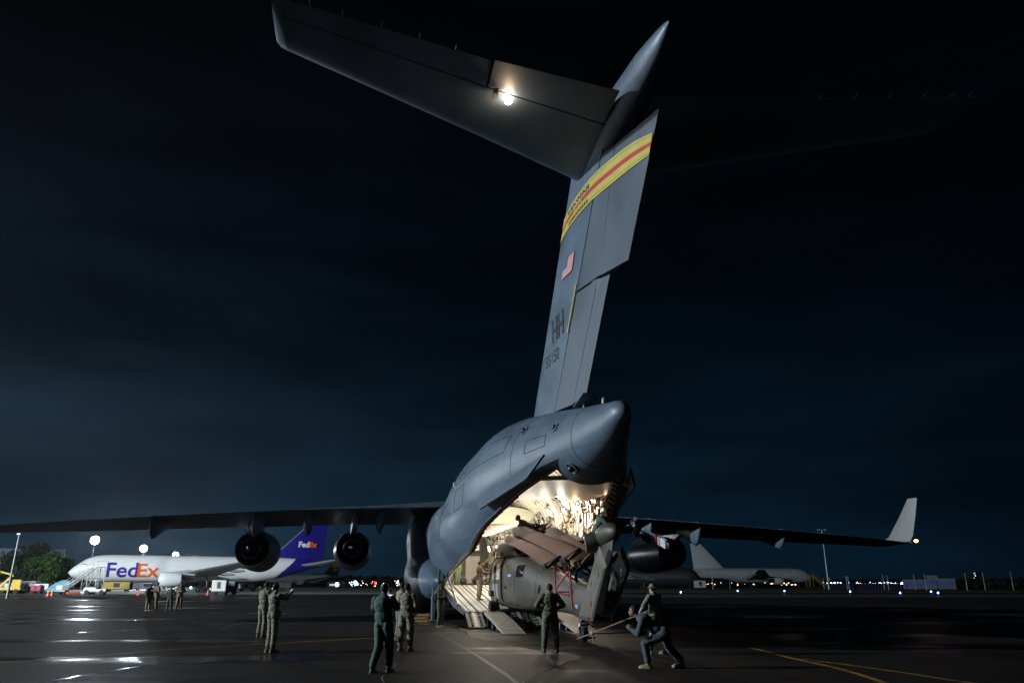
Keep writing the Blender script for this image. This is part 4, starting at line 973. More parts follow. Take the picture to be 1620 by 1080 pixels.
# ------------------------------------------------------------------ things round the ramp
W_ply = mat('scuffed_plank', (.38, .33, .27), .5, var=.35, vscale=3, bump=.3, bscale=20)
for s, lb in ((1, 'scuffed pale loading plank under the left wheel of the helicopter'), (-1, 'pale loading plank under the right wheel, half hidden by the helicopter tail')):
    t = empty('loading_plank', PW(34.6, s*1.4), AROT, lb, 'ramp plank', 'planks bridging the ramp to the ground')
    def lb_(b, name, **k): b.v = [(x-34.6, -(y-s*1.4), z) for x, y, z in b.v]; return b.build(name, t, **k)
    b = MB(); y0, y1 = (.98, 1.82) if s > 0 else (-1.82, -.98)
    b.add([(34.2, y0, .70), (36.9, y0, .40), (38.9, y0, .10), (38.9, y1, .10), (36.9, y1, .40), (34.2, y1, .70)]+[(34.2, y0, .62), (36.9, y0, .30), (38.9, y0, .02), (38.9, y1, .02), (36.9, y1, .30), (34.2, y1, .62)],
          [(0, 1, 4, 5), (1, 2, 3, 4), (6, 11, 10, 7), (7, 10, 9, 8), (0, 6, 7, 1), (1, 7, 8, 2), (5, 4, 10, 11), (4, 3, 9, 10), (0, 5, 11, 6), (2, 8, 9, 3)], W_ply); lb_(b, 'board', smooth=False)
    b = MB(); b.add([(38.92, y0, .09), (39.5, y0+.02, .012), (39.5, y1-.02, .012), (38.92, y1, .09), (38.92, y0, .01), (39.5, y0+.02, .004), (39.5, y1-.02, .004), (38.92, y1, .01)], [(0, 1, 2, 3), (7, 6, 5, 4), (0, 4, 5, 1), (3, 2, 6, 7), (1, 5, 6, 2), (0, 3, 7, 4)], W_ply); lb_(b, 'end_plate', smooth=False)
    b = MB()
    for x in (35.4, 36.6, 37.6): b.box((x, (y0+y1)/2, interp(x, [34.2, 36.9, 38.9], [.3, .15, .03])), (.12, .7, interp(x, [34.2, 36.9, 38.9], [.5, .26, .05])), C_blue)
    lb_(b, 'support_block', smooth=False)
# stack of wooden shoring blocks by the gear pod
bx, by = gnd(664, 988)
for k in range(4):
    t = MB(); W_w = mat('shoring_wood', (.42, .25, .11), .8, var=.3, vscale=6)
    for j in range(3): t.box((0, -.22+.22*j, .05), (.75, .12, .08), W_w)
    for j in (-1, 1): t.box((.28*j, 0, .105), (.1, .6, .022), W_w)
    o = t.build('wooden_pallet', smooth=False); o.location = (bx+random.uniform(-.05, .05), by, k*.122); o.rotation_euler = (0, 0, random.uniform(-.15, .15)); tag(o, ('lowest pallet of the small stack behind the soldiers by the gear pod', 'second pallet from the ground in the small stack by the gear pod', 'third pallet from the ground in the small stack by the gear pod', 'topmost pallet of the small stack by the gear pod')[k], 'pallet', 'stacked wooden pallets by the gear pod')
# long wooden tow bar from the tail wheel to the men pulling
tw = Vector((*gnd(914, 1010, .14), .14)); hand = Vector((*gnd(1034, 1036)[:2], 0))+Vector((-.10, -.12, 1.08))
W_w2 = mat('tow_bar_wood', (.16, .11, .065), .7, var=.2)
t = empty('tow_bar', tuple(tw), 0, 'long tan tow bar running from the tail wheel to the two men pulling', 'tow bar')
b = MB(); b.tube([(0, 0, 0), tuple((hand-tw)*.24), tuple(hand-tw)], [.026, .021, .017], W_w2, n=10); b.build('pole', t)
kk = (hand-tw)*.24; b = MB(); b.ell(kk, (.07, .07, .07), C_tan, 10, 8); b.tube([tuple(kk), (kk.x, kk.y, -.05)], .018, C_tan, n=6); b.tube([tuple(kk), tuple(kk+Vector((.5, .1, -.02))), tuple(kk+Vector((1.1, .35, .0)))], .016, C_dmetal, n=6); b.build('rope_knot', t)
b = MB(); b.tube([(.1, -.05, .0), (.28, .0, .03), (.55, .1, .03)], .035, C_dmetal, n=8); b.build('wheel_fork', t)
# bags and kit inside the bay
def inside(name, label, cat, xa, y, z, fn):
    t = empty(name, PW(xa, y, z), AROT, label, cat); fn(t); return t
def bagf(col, dims, strap):
    def f(t):
        b = MB(); rg = []
        for i in range(11):
            u = i/10*2-1; k = (1-abs(u)**4)**.5 if abs(u) < 1 else .05
            rg.append([(u*dims[0]/2, dims[1]/2*max(.1, k)*math.cos(a), dims[2]/2+dims[2]/2*max(.1, k)*math.sin(a)*(.9+.1*math.sin(i*2.1))) for a in np.linspace(0, 2*math.pi, 17)[:-1]])
        b.loft(rg, col); b.build('bag_body', t, ang=60)
        for u in (-.2, .2):
            b = MB(); b.tube([(u*dims[0], dims[1]*.52*math.cos(a), dims[2]/2+dims[2]*.53*math.sin(a)) for a in np.linspace(0, math.pi, 9)], .02, strap, n=5); b.build('strap', t)
    return f
C_bag = mat('black_kit_bag', (.02, .02, .025), .7, bump=.5, bscale=8); C_gbag = mat('green_kit_bag', (.05, .12, .05), .7)
inside('kit_bag', 'black kit bag on the bay floor beside the man in green', 'bag', 23.5, 1.2, 1.67, bagf(C_bag, (.7, .5, .45), C_metal))
inside('kit_bag', 'larger black kit bag heaped in the middle of the bay floor', 'bag', 24.3, .45, 1.67, bagf(C_bag, (.9, .6, .55), C_tan))
inside('kit_bag', 'green kit bag on the bay floor behind the man with the yellow glove', 'bag', 25.0, -.1, 1.67, bagf(C_gbag, (.45, .4, .38), C_dmetal))

# ------------------------------------------------------------------ people
CAMO = camo('camouflage_cloth', [(.10, .085, .055), (.19, .185, .135), (.29, .27, .20), (.15, .145, .105)])
CAMO_T = camo('camouflage_cloth_tan', [(.12, .085, .05), (.24, .18, .11), (.32, .25, .16), (.18, .135, .085)])
CAMO_D = camo('camouflage_cloth_dark', [(.035, .04, .022), (.075, .09, .05), (.10, .11, .065), (.05, .055, .035)])
def cloth(n, c): return mat(n, c, .85, var=.2, vscale=4, bump=.7, bscale=6)
SUIT = cloth('green_flight_suit', (.05, .10, .078)); NAVY = cloth('blue_grey_coverall', (.06, .07, .085)); TEE = cloth('olive_grey_t_shirt', (.20, .21, .19)); GREY = cloth('pale_grey_shirt', (.30, .31, .33)); TANTEE = cloth('tan_t_shirt', (.30, .22, .14)); PALEG = cloth('bright_green_coverall', (.16, .24, .11))
SK1 = mat('skin_light', (.42, .25, .18), .5, var=.06, vscale=9); SK2 = mat('skin_brown', (.19, .10, .065), .5, var=.06, vscale=9)
HAIR = mat('dark_hair', (.015, .012, .010), .7, bump=.6, bscale=60); BOOT = mat('coyote_boot', (.16, .11, .07), .75, bump=.3, bscale=30); BBOOT = mat('black_boot', (.02, .02, .02), .5)
GLOVE_B = mat('blue_glove', (.10, .22, .45), .5); GLOVE_Y = mat('yellow_glove', (.75, .55, .05), .6); EYE = mat('eye_dark', (.02, .02, .02), .2); PHONE = mat('phone_body', (.02, .02, .02), .3); SCREEN = mat('phone_screen', (.1, .1, .1), .2, emit=(.75, .80, 1), es=1.6)
BASE = dict(pel=(0, 0, .96), wst=(0, .0, 1.10), chs=(0, .0, 1.32), nk=(0, .0, 1.49), hd=(0, .02, 1.63),
            sR=(.185, 0, 1.43), eR=(.245, -.03, 1.15), wR=(.265, .06, .90), sL=(-.185, 0, 1.43), eL=(-.245, -.03, 1.15), wL=(-.265, .06, .90),
            hR=(.095, 0, .93), kR=(.11, .02, .50), aR=(.12, -.02, .09), hL=(-.095, 0, .93), kL=(-.11, .02, .50), aL=(-.12, -.02, .09))
def capsule(b, p, q, r0, r1, m, n=12):
    p, q = Vector(p), Vector(q); d = q-p
    if d.length < 1e-5: b.ell(p, (r0,)*3, m, n, 8); return
    u = d.normalized(); pts = [p-u*r0*math.cos(a) for a in (.25, .7, 1.2)]; rr = [r0*math.sin(a) for a in (.25, .7, 1.2)]
    pts += [p, q]; rr += [r0, r1]
    pts += [q+u*r1*math.cos(a) for a in (1.2, .7, .25)]; rr += [r1*math.sin(a) for a in (1.2, .7, .25)]
    b.tube(pts, rr, m, n=n)
def hand(b, wrist, elbow, pn, m, curl=.5, side=1):
    w_, e_ = Vector(wrist), Vector(elbow); d = (w_-e_).normalized(); pn = Vector(pn); n_ = (pn-d*pn.dot(d)).normalized(); s_ = d.cross(n_).normalized()*side
    b.tube([w_-d*.03, w_+d*.02, w_+d*.055, w_+d*.092], [.026, .030, .036, .034], m, n=8)
    for i, (o_, L) in enumerate(((-.030, .062), (-.010, .078), (.011, .084), (.031, .074))):
        p0 = w_+d*.085+s_*o_; a = curl*.5; p1 = p0+(d*math.cos(a)+n_*math.sin(a))*L*.45; a = curl*1.3; p2 = p1+(d*math.cos(a)+n_*math.sin(a))*L*.32; a = curl*1.9; p3 = p2+(d*math.cos(a)+n_*math.sin(a))*L*.25
        b.tube([p0, p1, p2, p3], [.0098, .0092, .0085, .0068], m, n=6)
    p0 = w_+d*.025+s_*.030; p1 = p0+(d*.6+s_*.6+n_*.3).normalized()*.042; p2 = p1+(d*.85+s_*.25+n_*.5).normalized()*.032
    b.tube([p0, p1, p2], [.013, .0105, .0085], m, n=6)
pcount = 0
def person(x, y, z, rz, label, pose=None, top=CAMO, legs=CAMO, sleeve=None, skin=SK1, boots=BOOT, hair=True, hat=None, scale=1.0, group=None, vox=.014, look=0.0, gloves=None, curl=.6, held=None, bulk=1.07):
    global pcount; pcount += 1
    J = dict(BASE); J.update(pose or {}); J = {k: Vector(v) for k, v in J.items()}
    sleeve = sleeve or top
    b = MB(); M0 = skin
    B = []   # zones: (p, q, r, zone)
    def C(p, q, r0, r1, zone):
        capsule(b, p, q, r0, r1, M0); B.append((Vector(p), Vector(q), (r0+r1)/2, zone))
    k_ = bulk
    up = (J['chs']-J['pel']).normalized(); lat = (J['sR']-J['sL']).normalized(); f = up.cross(lat)*-1; f = lat.cross(up)*-1; f = up.cross(lat).normalized()
    F = f if True else f
    rotT = Matrix((lat, -F if F.dot(Vector((0, 1, 0))) < -9 else F, up)).transposed()
    latp = (J['hR']-J['hL']).normalized()
    b.ell(J['chs']+up*.0, (.195*k_, .130*k_, .22), M0, 20, 14, rotT); b.ell(J['wst'], (.185*k_, .130*k_, .20), M0, 20, 14, rotT); b.ell(J['pel']-up*.0, (.188*k_, .138*k_, .15), M0, 20, 14, rotT)
    b.ell(J['chs']+up*.10, (.165*k_, .09*k_, .10), M0, 16, 10, rotT)
    B += [(J['pel']+up*.10, J['nk']-up*.06, .14, 'top'), (J['hL'], J['hR'], .13, 'leg'), (J['pel']+up*.02, J['pel']-up*.1, .13, 'leg'), (J['sL'], J['sR'], .08, 'top')]
    C(J['nk']-up*.06, J['hd']-Vector((0, 0, .04)), .062, .056, 'skin')
    for s in ('R', 'L'):
        C(J['s'+s], J['e'+s], .072*k_, .060*k_, 'top'); C(J['e'+s], J['w'+s], (.058 if sleeve is not skin else .046)*k_, .040 if sleeve is not skin else .030, 'sleeve')
        C(J['h'+s], J['k'+s], .110*k_, .084*k_, 'leg'); C(J['k'+s], J['a'+s]+Vector((0, 0, .07)), .082*k_, .070, 'leg')
        b.ell(J['h'+s]+Vector((0, 0, .0))-F*.02, (.095*k_, .115, .15), M0, 12, 8)
        b.ell(J['s'+s], (.07*k_,)*3, M0, 12, 8)
    # head, turned by look
    h = J['hd']; hr = Matrix.Rotation(look, 3, 'Z')
    hv = lambda a: h+hr @ Vector(a)
    b.ell(hv((0, -.012, .028)), (.076, .094, .090), M0, 18, 12, hr); b.ell(hv((0, .022, -.045)), (.058, .066, .070), M0, 16, 10, hr); b.ell(hv((0, .068, -.082)), (.026, .022, .020), M0, 8, 6, hr)
    capsule(b, hv((0, .082, .012)), hv((0, .104, -.022)), .010, .015, M0, 8)
    for s in (1, -1):
        b.ell(hv((s*.078, -.005, -.008)), (.012, .022, .032), M0, 8, 6, hr); b.ell(hv((s*.030, .078, .030)), (.026, .014, .009), M0, 8, 6, hr)
    B.append((h, h, .10, 'skin'))
    o = b.build('tmp', None)
    md = o.modifiers.new('r', 'REMESH'); md.mode = 'VOXEL'; md.voxel_size = vox; md.adaptivity = 0; md.use_smooth_shade = True
    sm = o.modifiers.new('s', 'SMOOTH'); sm.factor = .5; sm.iterations = 2
    bpy.context.view_layer.update()
    me = bpy.data.meshes.new_from_object(o.evaluated_get(bpy.context.evaluated_depsgraph_get())); bpy.data.objects.remove(o)
    nv = len(me.vertices); co = np.empty(nv*3); me.vertices.foreach_get('co', co); co = co.reshape(-1, 3)
    D = np.empty((len(B), nv))
    for i, (p, q, r, zn) in enumerate(B):
        p_, q_ = np.array(p), np.array(q); d = q_-p_; L = max(1e-9, d @ d); t = np.clip(((co-p_) @ d)/L, 0, 1); D[i] = np.linalg.norm(co-(p_+t[:, None]*d), axis=1)-r
    zi = D.argmin(0); zn = [k[3] for k in B]
    nr = np.empty(nv*3); me.vertices.foreach_get('normal', nr); nr = nr.reshape(-1, 3)
    sd = pcount*7.3
    for i in range(nv):
        if zn[zi[i]] != 'skin' and not (zn[zi[i]] == 'sleeve' and sleeve is skin):
            c = co[i]; v = noise.noise(Vector((c[0]*8+sd, c[1]*8, c[2]*15)))*.011+noise.noise(Vector((c[0]*21+sd, c[1]*21, c[2]*32)))*.005+.006
            co[i] += nr[i]*v
    me.vertices.foreach_set('co', co.ravel())
    MM = {'top': top, 'sleeve': sleeve, 'leg': legs, 'skin': skin}; ml = []
    for v in (skin, top, sleeve, legs):
        if v not in ml: ml.append(v)
    me.materials.clear()
    for v in ml: me.materials.append(v)
    for p in me.polygons: p.material_index = ml.index(MM[zn[zi[p.vertices[0]]]])
    # hands: palm, five fingers
    hb_ = MB(); gm = gloves or skin; ml2 = ml
    for s, sg in (('R', 1), ('L', -1)):
        pn = (Vector((0, 0, 0))+(J['chs']-J['w'+s])); pn.z *= .2; hand(hb_, J['w'+s], J['e'+s], pn if pn.length > .05 else Vector((0, 1, 0)), gm if not isinstance(gm, dict) else gm.get(s, skin), curl, sg)
    hm = hb_.build('tmp2', None); bm = bmesh.new(); bm.from_mesh(me); 
    off = len(me.materials)
    for mt in hm.data.materials: me.materials.append(mt)
    n0 = len(bm.faces); bm.from_mesh(hm.data)
    bm.faces.ensure_lookup_table()
    for i in range(n0, len(bm.faces)): bm.faces[i].material_index += off
    bm.to_mesh(me); bm.free(); bpy.data.objects.remove(hm)
    for p in me.polygons: p.use_smooth = True
    me.name = 'body'; ob = bpy.data.objects.new('body', me)
    root = empty('person', (x, y, z), rz, label, 'person', group); root.scale = (scale,)*3
    sc.collection.objects.link(ob); ob.parent = root
    # eyes and mouth
    b = MB()
    for s in (1, -1): b.ell(hv((s*.030, .082, .014)), (.011, .006, .007), EYE, 8, 6)
    b.build('eyes', root); b = MB(); b.ell(hv((0, .088, -.048)), (.022, .005, .005), mat('lips', (.25, .09, .07), .5), 8, 6, hr); b.build('mouth', root)
    if hair:
        b = MB(); nu, nv_ = 22, 14; pts = {}; fs = []; vs_ = []
        for j in range(nv_+1):
            for i in range(nu):
                t = math.pi*j/nv_; p = 2*math.pi*i/nu; u = (math.sin(t)*math.cos(p), math.sin(t)*math.sin(p), math.cos(t))
                jt = 1+.02*math.sin(i*3.7+j*5.1)
                vs_.append(hv((u[0]*.084*jt, -.014+u[1]*.103*jt, .030+u[2]*.102*jt)))
        for j in range(nv_):
            for i in range(nu):
                t = math.pi*(j+.5)/nv_; p = 2*math.pi*(i+.5)/nu; yy = math.sin(t)*math.sin(p); zz = math.cos(t)
                if zz > .42 or (zz > -.35 and yy < .15) or (zz > -.62 and yy < -.45): fs.append((j*nu+i, j*nu+(i+1) % nu, (j+1)*nu+(i+1) % nu, (j+1)*nu+i))
        b.add(vs_, fs, HAIR); b.build('hair', root, fixn=False)
    if hat == 'boonie':
        b = MB(); b.lathe([(.085, .0), (.084, .05), (.07, .082), (.02, .092), (.008, .096), (-.012, .150), (-.018, .150), (0, .094)], hv((0, -.01, .045)), (0, 0, 1), CAMO, n=28); b.build('hat', root, ang=60)
    if hat == 'cap':
        b = MB(); b.lathe([(.075, .0), (.072, .05), (.05, .085), (-.01, .094)], hv((0, -.01, .04)), (0, 0, 1), CAMO_D, n=24); b.box(hv((0, .12, .035)), (.13, .09, .008), CAMO_D, hr); b.build('hat', root, ang=60)
    for s in ('R', 'L'):
        a = J['a'+s]; k = J['k'+s]; up2 = (k-a).normalized(); fd = J.get('f'+s, None)
        fdir = Vector((0, 1, 0)) if fd is None else Vector(fd).normalized(); sd_ = fdir.cross(Vector((0, 0, 1)))
        b = MB(); sole = a+Vector((0, 0, -.09)) if fdir.z == 0 else a-Vector((0, 0, .09))
        rg = []
        for u, hw, ht in ((-.085, .025, .05), (-.07, .040, .085), (-.02, .043, .12), (.05, .046, .10), (.11, .052, .072), (.165, .050, .058), (.195, .034, .042), (.205, .012, .03)):
            c = sole+fdir*u; rg.append([c-sd_*hw, c-sd_*hw*1.0+Vector((0, 0, ht*.5)), c-sd_*hw*.6+Vector((0, 0, ht)), c+sd_*hw*.6+Vector((0, 0, ht)), c+sd_*hw+Vector((0, 0, ht*.5)), c+sd_*hw])
        b.loft(rg, boots); b.tube([a-up2*.03, a+up2*.06, a+up2*.17], [.052, .050, .062], boots, n=12); b.build('boot', root, ang=50)
    if held == 'phone':
        c = (J['wR']+J['wL'])/2+((J['wR']-J['eR']).normalized()+(J['wL']-J['eL']).normalized())*.05
        d = (c-J['hd']); d.z *= .3; d.normalize(); sdv = d.cross(Vector((0, 0, 1))); q = Matrix((sdv, d, Vector((0, 0, 1)))).transposed()
        t = empty('phone', (0, 0, 0)); t.rotation_euler = (0, 0, rz); t.location = Vector((x, y, z))+Matrix.Rotation(rz, 3, 'Z') @ (c*scale)
        t['label'] = 'phone held up by the '+held_label[0]; t['category'] = 'phone'
        b = MB(); b.box((0, 0, 0), (.155, .009, .078), PHONE, q); b.build('phone_case', t, bevel=.004); b = MB(); b.box(-d*.0055, (.142, .002, .068), SCREEN, q); b.build('screen', t, smooth=False)
    return root
held_label = ['']
PHOTO = dict(eR=(.27, .13, 1.30), wR=(.11, .34, 1.54), eL=(-.27, .13, 1.30), wL=(-.11, .34, 1.54))
HIPS = dict(eR=(.37, -.02, 1.19), wR=(.20, .14, 1.10), eL=(-.37, -.02, 1.19), wL=(-.20, .14, 1.10), aR=(.17, -.02, .09), aL=(-.17, -.02, .09), kR=(.14, .02, .5), kL=(-.14, .02, .5))
CROSS = dict(eR=(.27, .02, 1.18), wR=(-.03, .22, 1.20), eL=(-.27, .02, 1.18), wL=(.03, .25, 1.24))
def G(px, py): return gnd(px, py)
G4 = 'airmen watching from the left'
# four far figures
x, y = G(233, 966); person(x, y, 0, -2.0, 'leftmost of the four distant soldiers, dark jacket, leaning towards his neighbour', dict(hd=(.03, .08, 1.62), nk=(.01, .05, 1.48)), top=CAMO_D, legs=CAMO_T, skin=SK2, vox=.022, group=G4, scale=1.0)
x, y = G(244, 966); person(x, y, 0, 2.6, 'tallest of the four distant soldiers, second from the left', dict(CROSS), top=CAMO, legs=CAMO_T, vox=.022, group=G4, scale=1.06)
x, y = G(267, 964.5); person(x, y, 0, 3.0, 'shortest of the four distant soldiers, dark uniform, hands on hips', dict(HIPS), top=CAMO_D, legs=CAMO_D, skin=SK2, vox=.022, group=G4, scale=.92)
x, y = G(282, 964); person(x, y, 0, 3.4, 'rightmost of the four distant soldiers, legs apart and arm across the chest', dict(CROSS, aR=(.17, -.02, .09), aL=(-.16, -.02, .09), wL=(-.05, .2, 1.4)), top=CAMO, legs=CAMO_T, vox=.022, group=G4, scale=1.02)
# the two photographers
held_label[0] = 'camouflaged soldier left of the parked engine, arms raised'
x, y = G(428, 1031); person(x, y, 0, -.75, 'camouflaged soldier holding a phone up with both hands, left of the green flight suit', dict(PHOTO, pel=(0, .06, .96), chs=(0, -.02, 1.32), hd=(0, .0, 1.63), eR=(.25, .2, 1.38), wR=(.10, .42, 1.52), eL=(-.25, .2, 1.36), wL=(-.10, .42, 1.50)), held='phone', scale=1.0, boots=BOOT, vox=.012)
x, y = G(413, 1008); person(x, y, 0, -.6, 'soldier standing just behind the one with the raised phone, arms in front', dict(eR=(.27, .05, 1.2), wR=(.12, .27, 1.15), eL=(-.27, .05, 1.2), wL=(-.12, .27, 1.15), hd=(0, .06, 1.63)), vox=.013, scale=1.03)
# group beside the gear pod
held_label[0] = 'man in the green flight suit'
x, y = G(601, 1063); person(x, y, 0, -.25, 'man in a dark green flight suit seen from behind, leaning back with hands raised', dict(pel=(0, .10, .94), wst=(0, .06, 1.1), chs=(.0, .01, 1.32), nk=(0, .0, 1.49), hd=(0, .04, 1.63), sR=(.18, 0, 1.43), sL=(-.18, 0, 1.43), eR=(.26, .16, 1.26), wR=(.10, .33, 1.45), eL=(-.27, .14, 1.26), wL=(-.10, .33, 1.43), hR=(.09, .08, .92), hL=(-.09, .08, .92), kR=(.14, .12, .5), kL=(-.06, .02, .5), aR=(.17, .06, .09), aL=(-.10, -.16, .09)), top=SUIT, legs=SUIT, skin=SK2, boots=BBOOT, vox=.012, held='phone')
x, y = G(641, 1029); person(x, y, 0, -.35, 'soldier in camouflage seen from behind, hands lowered, nearest the gear pod', dict(HIPS, eR=(.28, .0, 1.17), wR=(.2, .16, 1.0), eL=(-.28, .0, 1.17), wL=(-.2, .16, 1.0), aR=(.15, -.02, .09), aL=(-.15, -.02, .09)), vox=.012, look=-.5)
x, y = G(611, 1020); person(x, y, 0, -1.3, 'man in a pale grey shirt in profile, mostly hidden behind the green flight suit', dict(CROSS), top=GREY, sleeve=SK1, legs=CAMO_T, skin=SK1, vox=.013, scale=1.0)
held_label[0] = 'man in the tan t-shirt'
x, y = G(631, 1012); person(x, y, 0, -1.1, 'man in a tan t-shirt between two others, a phone lit in his hands', dict(eR=(.26, .05, 1.2), wR=(.10, .30, 1.22), eL=(-.26, .05, 1.2), wL=(-.10, .30, 1.22), hd=(0, .06, 1.62)), top=TANTEE, sleeve=SK1, legs=CAMO, vox=.013, held='phone', scale=1.02)
x, y = G(696, 992); person(x, y, 0, -1.9, 'dark camouflaged soldier in a cap standing by the side of the ramp', dict(CROSS), top=CAMO_D, legs=CAMO_D, skin=SK2, hat='cap', vox=.014)
# loadmasters
x, y, z = PW(31.6, 1.50, rz(31.6)+.04); person(x, y, z, -1.25, 'loadmaster in tan camouflage on the ramp, raising a yellow glove to the helicopter', dict(eR=(.24, .12, 1.25), wR=(.15, .36, 1.22), eL=(-.22, .20, 1.55), wL=(-.12, .38, 1.76), hd=(0, .04, 1.63)), top=CAMO_T, legs=CAMO_T, skin=SK2, gloves=dict(L=GLOVE_Y), vox=.012, hat=None)
x, y, z = PW(24.6, 1.62, 1.68); person(x, y, z, -2.2, 'crewman in light green standing inside the bay by the stair', dict(), top=PALEG, legs=PALEG, vox=.016, scale=.97)
# man crouching on top of the helicopter
x, y, z = PW(37.05, .52, 3.52)
person(x, y, z, YAW+math.pi/2-.2, 'soldier in brown camouflage kneeling on top of the helicopter by the rotor hub', dict(pel=(0, -.30, .42), wst=(0, -.2, .50), chs=(0, .02, .62), nk=(0, .16, .74), hd=(0, .26, .84), sR=(.18, .08, .68), sL=(-.18, .08, .68), eR=(.25, .24, .45), wR=(.20, .36, .24), eL=(-.25, .24, .45), wL=(-.20, .36, .24), hR=(.10, -.3, .38), hL=(-.10, -.3, .38), kR=(.14, .08, .16), kL=(-.14, .04, .16), aR=(.13, -.34, .09), aL=(-.13, -.36, .09)), top=CAMO_T, legs=CAMO_T, skin=SK2, vox=.013)
x, y, z = PW(45.25, 0, 2.28)
person(x, y, z, -1.75, 'man standing on the helicopter tail, leaning over the tail rotor gearbox', dict(pel=(0, -.02, .96), wst=(0, .03, 1.10), chs=(0, .13, 1.30), nk=(0, .24, 1.44), hd=(0, .34, 1.56), sR=(.18, .18, 1.39), sL=(-.18, .18, 1.39), eR=(.28, .36, 1.20), wR=(.16, .58, 1.16), eL=(-.28, .36, 1.20), wL=(-.16, .58, 1.16)), top=SUIT, legs=CAMO_D, skin=SK2, vox=.013)
# man watching the tail from behind, and the two pulling
x, y = G(871, 1031); person(x, y, 0, .05, 'stocky soldier in green camouflage seen from behind, elbows out, behind the helicopter', dict(HIPS), top=camo('camouflage_cloth_green', [(.05, .06, .026), (.12, .135, .06), (.17, .17, .085), (.08, .09, .05)]), legs=camo('camouflage_cloth_green_trousers', [(.045, .06, .032), (.10, .13, .07), (.14, .155, .09), (.06, .08, .05)]), skin=SK2, vox=.012, bulk=1.08, boots=BBOOT)
x, y = G(1040, 1034); person(x, y, 0, .75, 'man in an olive grey t-shirt and bush hat hauling on the tow bar', dict(pel=(0, 0, .96), chs=(.02, .02, 1.32), hd=(0, .05, 1.62), sL=(-.19, .02, 1.42), eL=(-.34, .12, 1.18), wL=(-.38, .25, .98), eR=(.24, .10, 1.18), wR=(.05, .28, 1.02), aR=(.2, -.12, .09), kR=(.16, -.02, .5), aL=(-.14, .12, .09)), top=TEE, sleeve=SK1, legs=CAMO, skin=SK1, hat='boonie', gloves=GLOVE_B, curl=1.3, vox=.012)
x, y = G(1046, 1056); person(x, y, 0, 1.25, 'man in blue grey coveralls crouched low in a lunge, pulling the tow bar', dict(pel=(0, -.10, .72), wst=(0, .06, .80), chs=(0, .28, .95), nk=(0, .44, 1.06), hd=(0, .56, 1.16), sR=(.18, .33, .98), sL=(-.18, .33, .98), eR=(.26, .42, .70), wR=(.14, .62, .78), eL=(-.26, .42, .70), wL=(-.14, .62, .80), hR=(.10, -.10, .69), hL=(-.10, -.10, .69), kL=(-.17, .30, .50), aL=(-.16, .26, .09), kR=(.15, -.18, .40), aR=(.14, -.42, .10)), top=NAVY, legs=NAVY, skin=SK2, boots=mat('tan_boot', (.30, .22, .14), .7), curl=1.3, vox=.012)
# ------------------------------------------------------------------ parked jets behind
A_white = mat('jet_white_paint', (.80, .81, .79), .3, var=.05, vscale=.6, coat=.3)
A_grey = mat('jet_wing_grey', (.34, .35, .36), .4, var=.1, vscale=.8)
A_purple = mat('jet_purple_paint', (.018, .014, .20), .28, var=.08, vscale=.5, coat=.4)
A_lp = mat('lettering_purple', (.050, .022, .26), .35); A_lo = mat('lettering_orange', (.86, .14, .015), .35); A_lw = mat('lettering_white', (.75, .75, .75), .4)
A_brown = mat('jet_brown_paint', (.030, .018, .012), .3, coat=.3); A_gold = mat('gold_paint', (.62, .38, .07), .4)
A_pale = mat('airliner_pale_paint', (.62, .66, .70), .4, var=.06, vscale=.5); A_drk = mat('transport_dark_paint', (.03, .036, .042), .5, var=.1, vscale=.5)
A_glass = mat('cockpit_glass', (.04, .045, .04), .1); A_gear = mat('gear_metal', (.18, .18, .18), .5, .5)
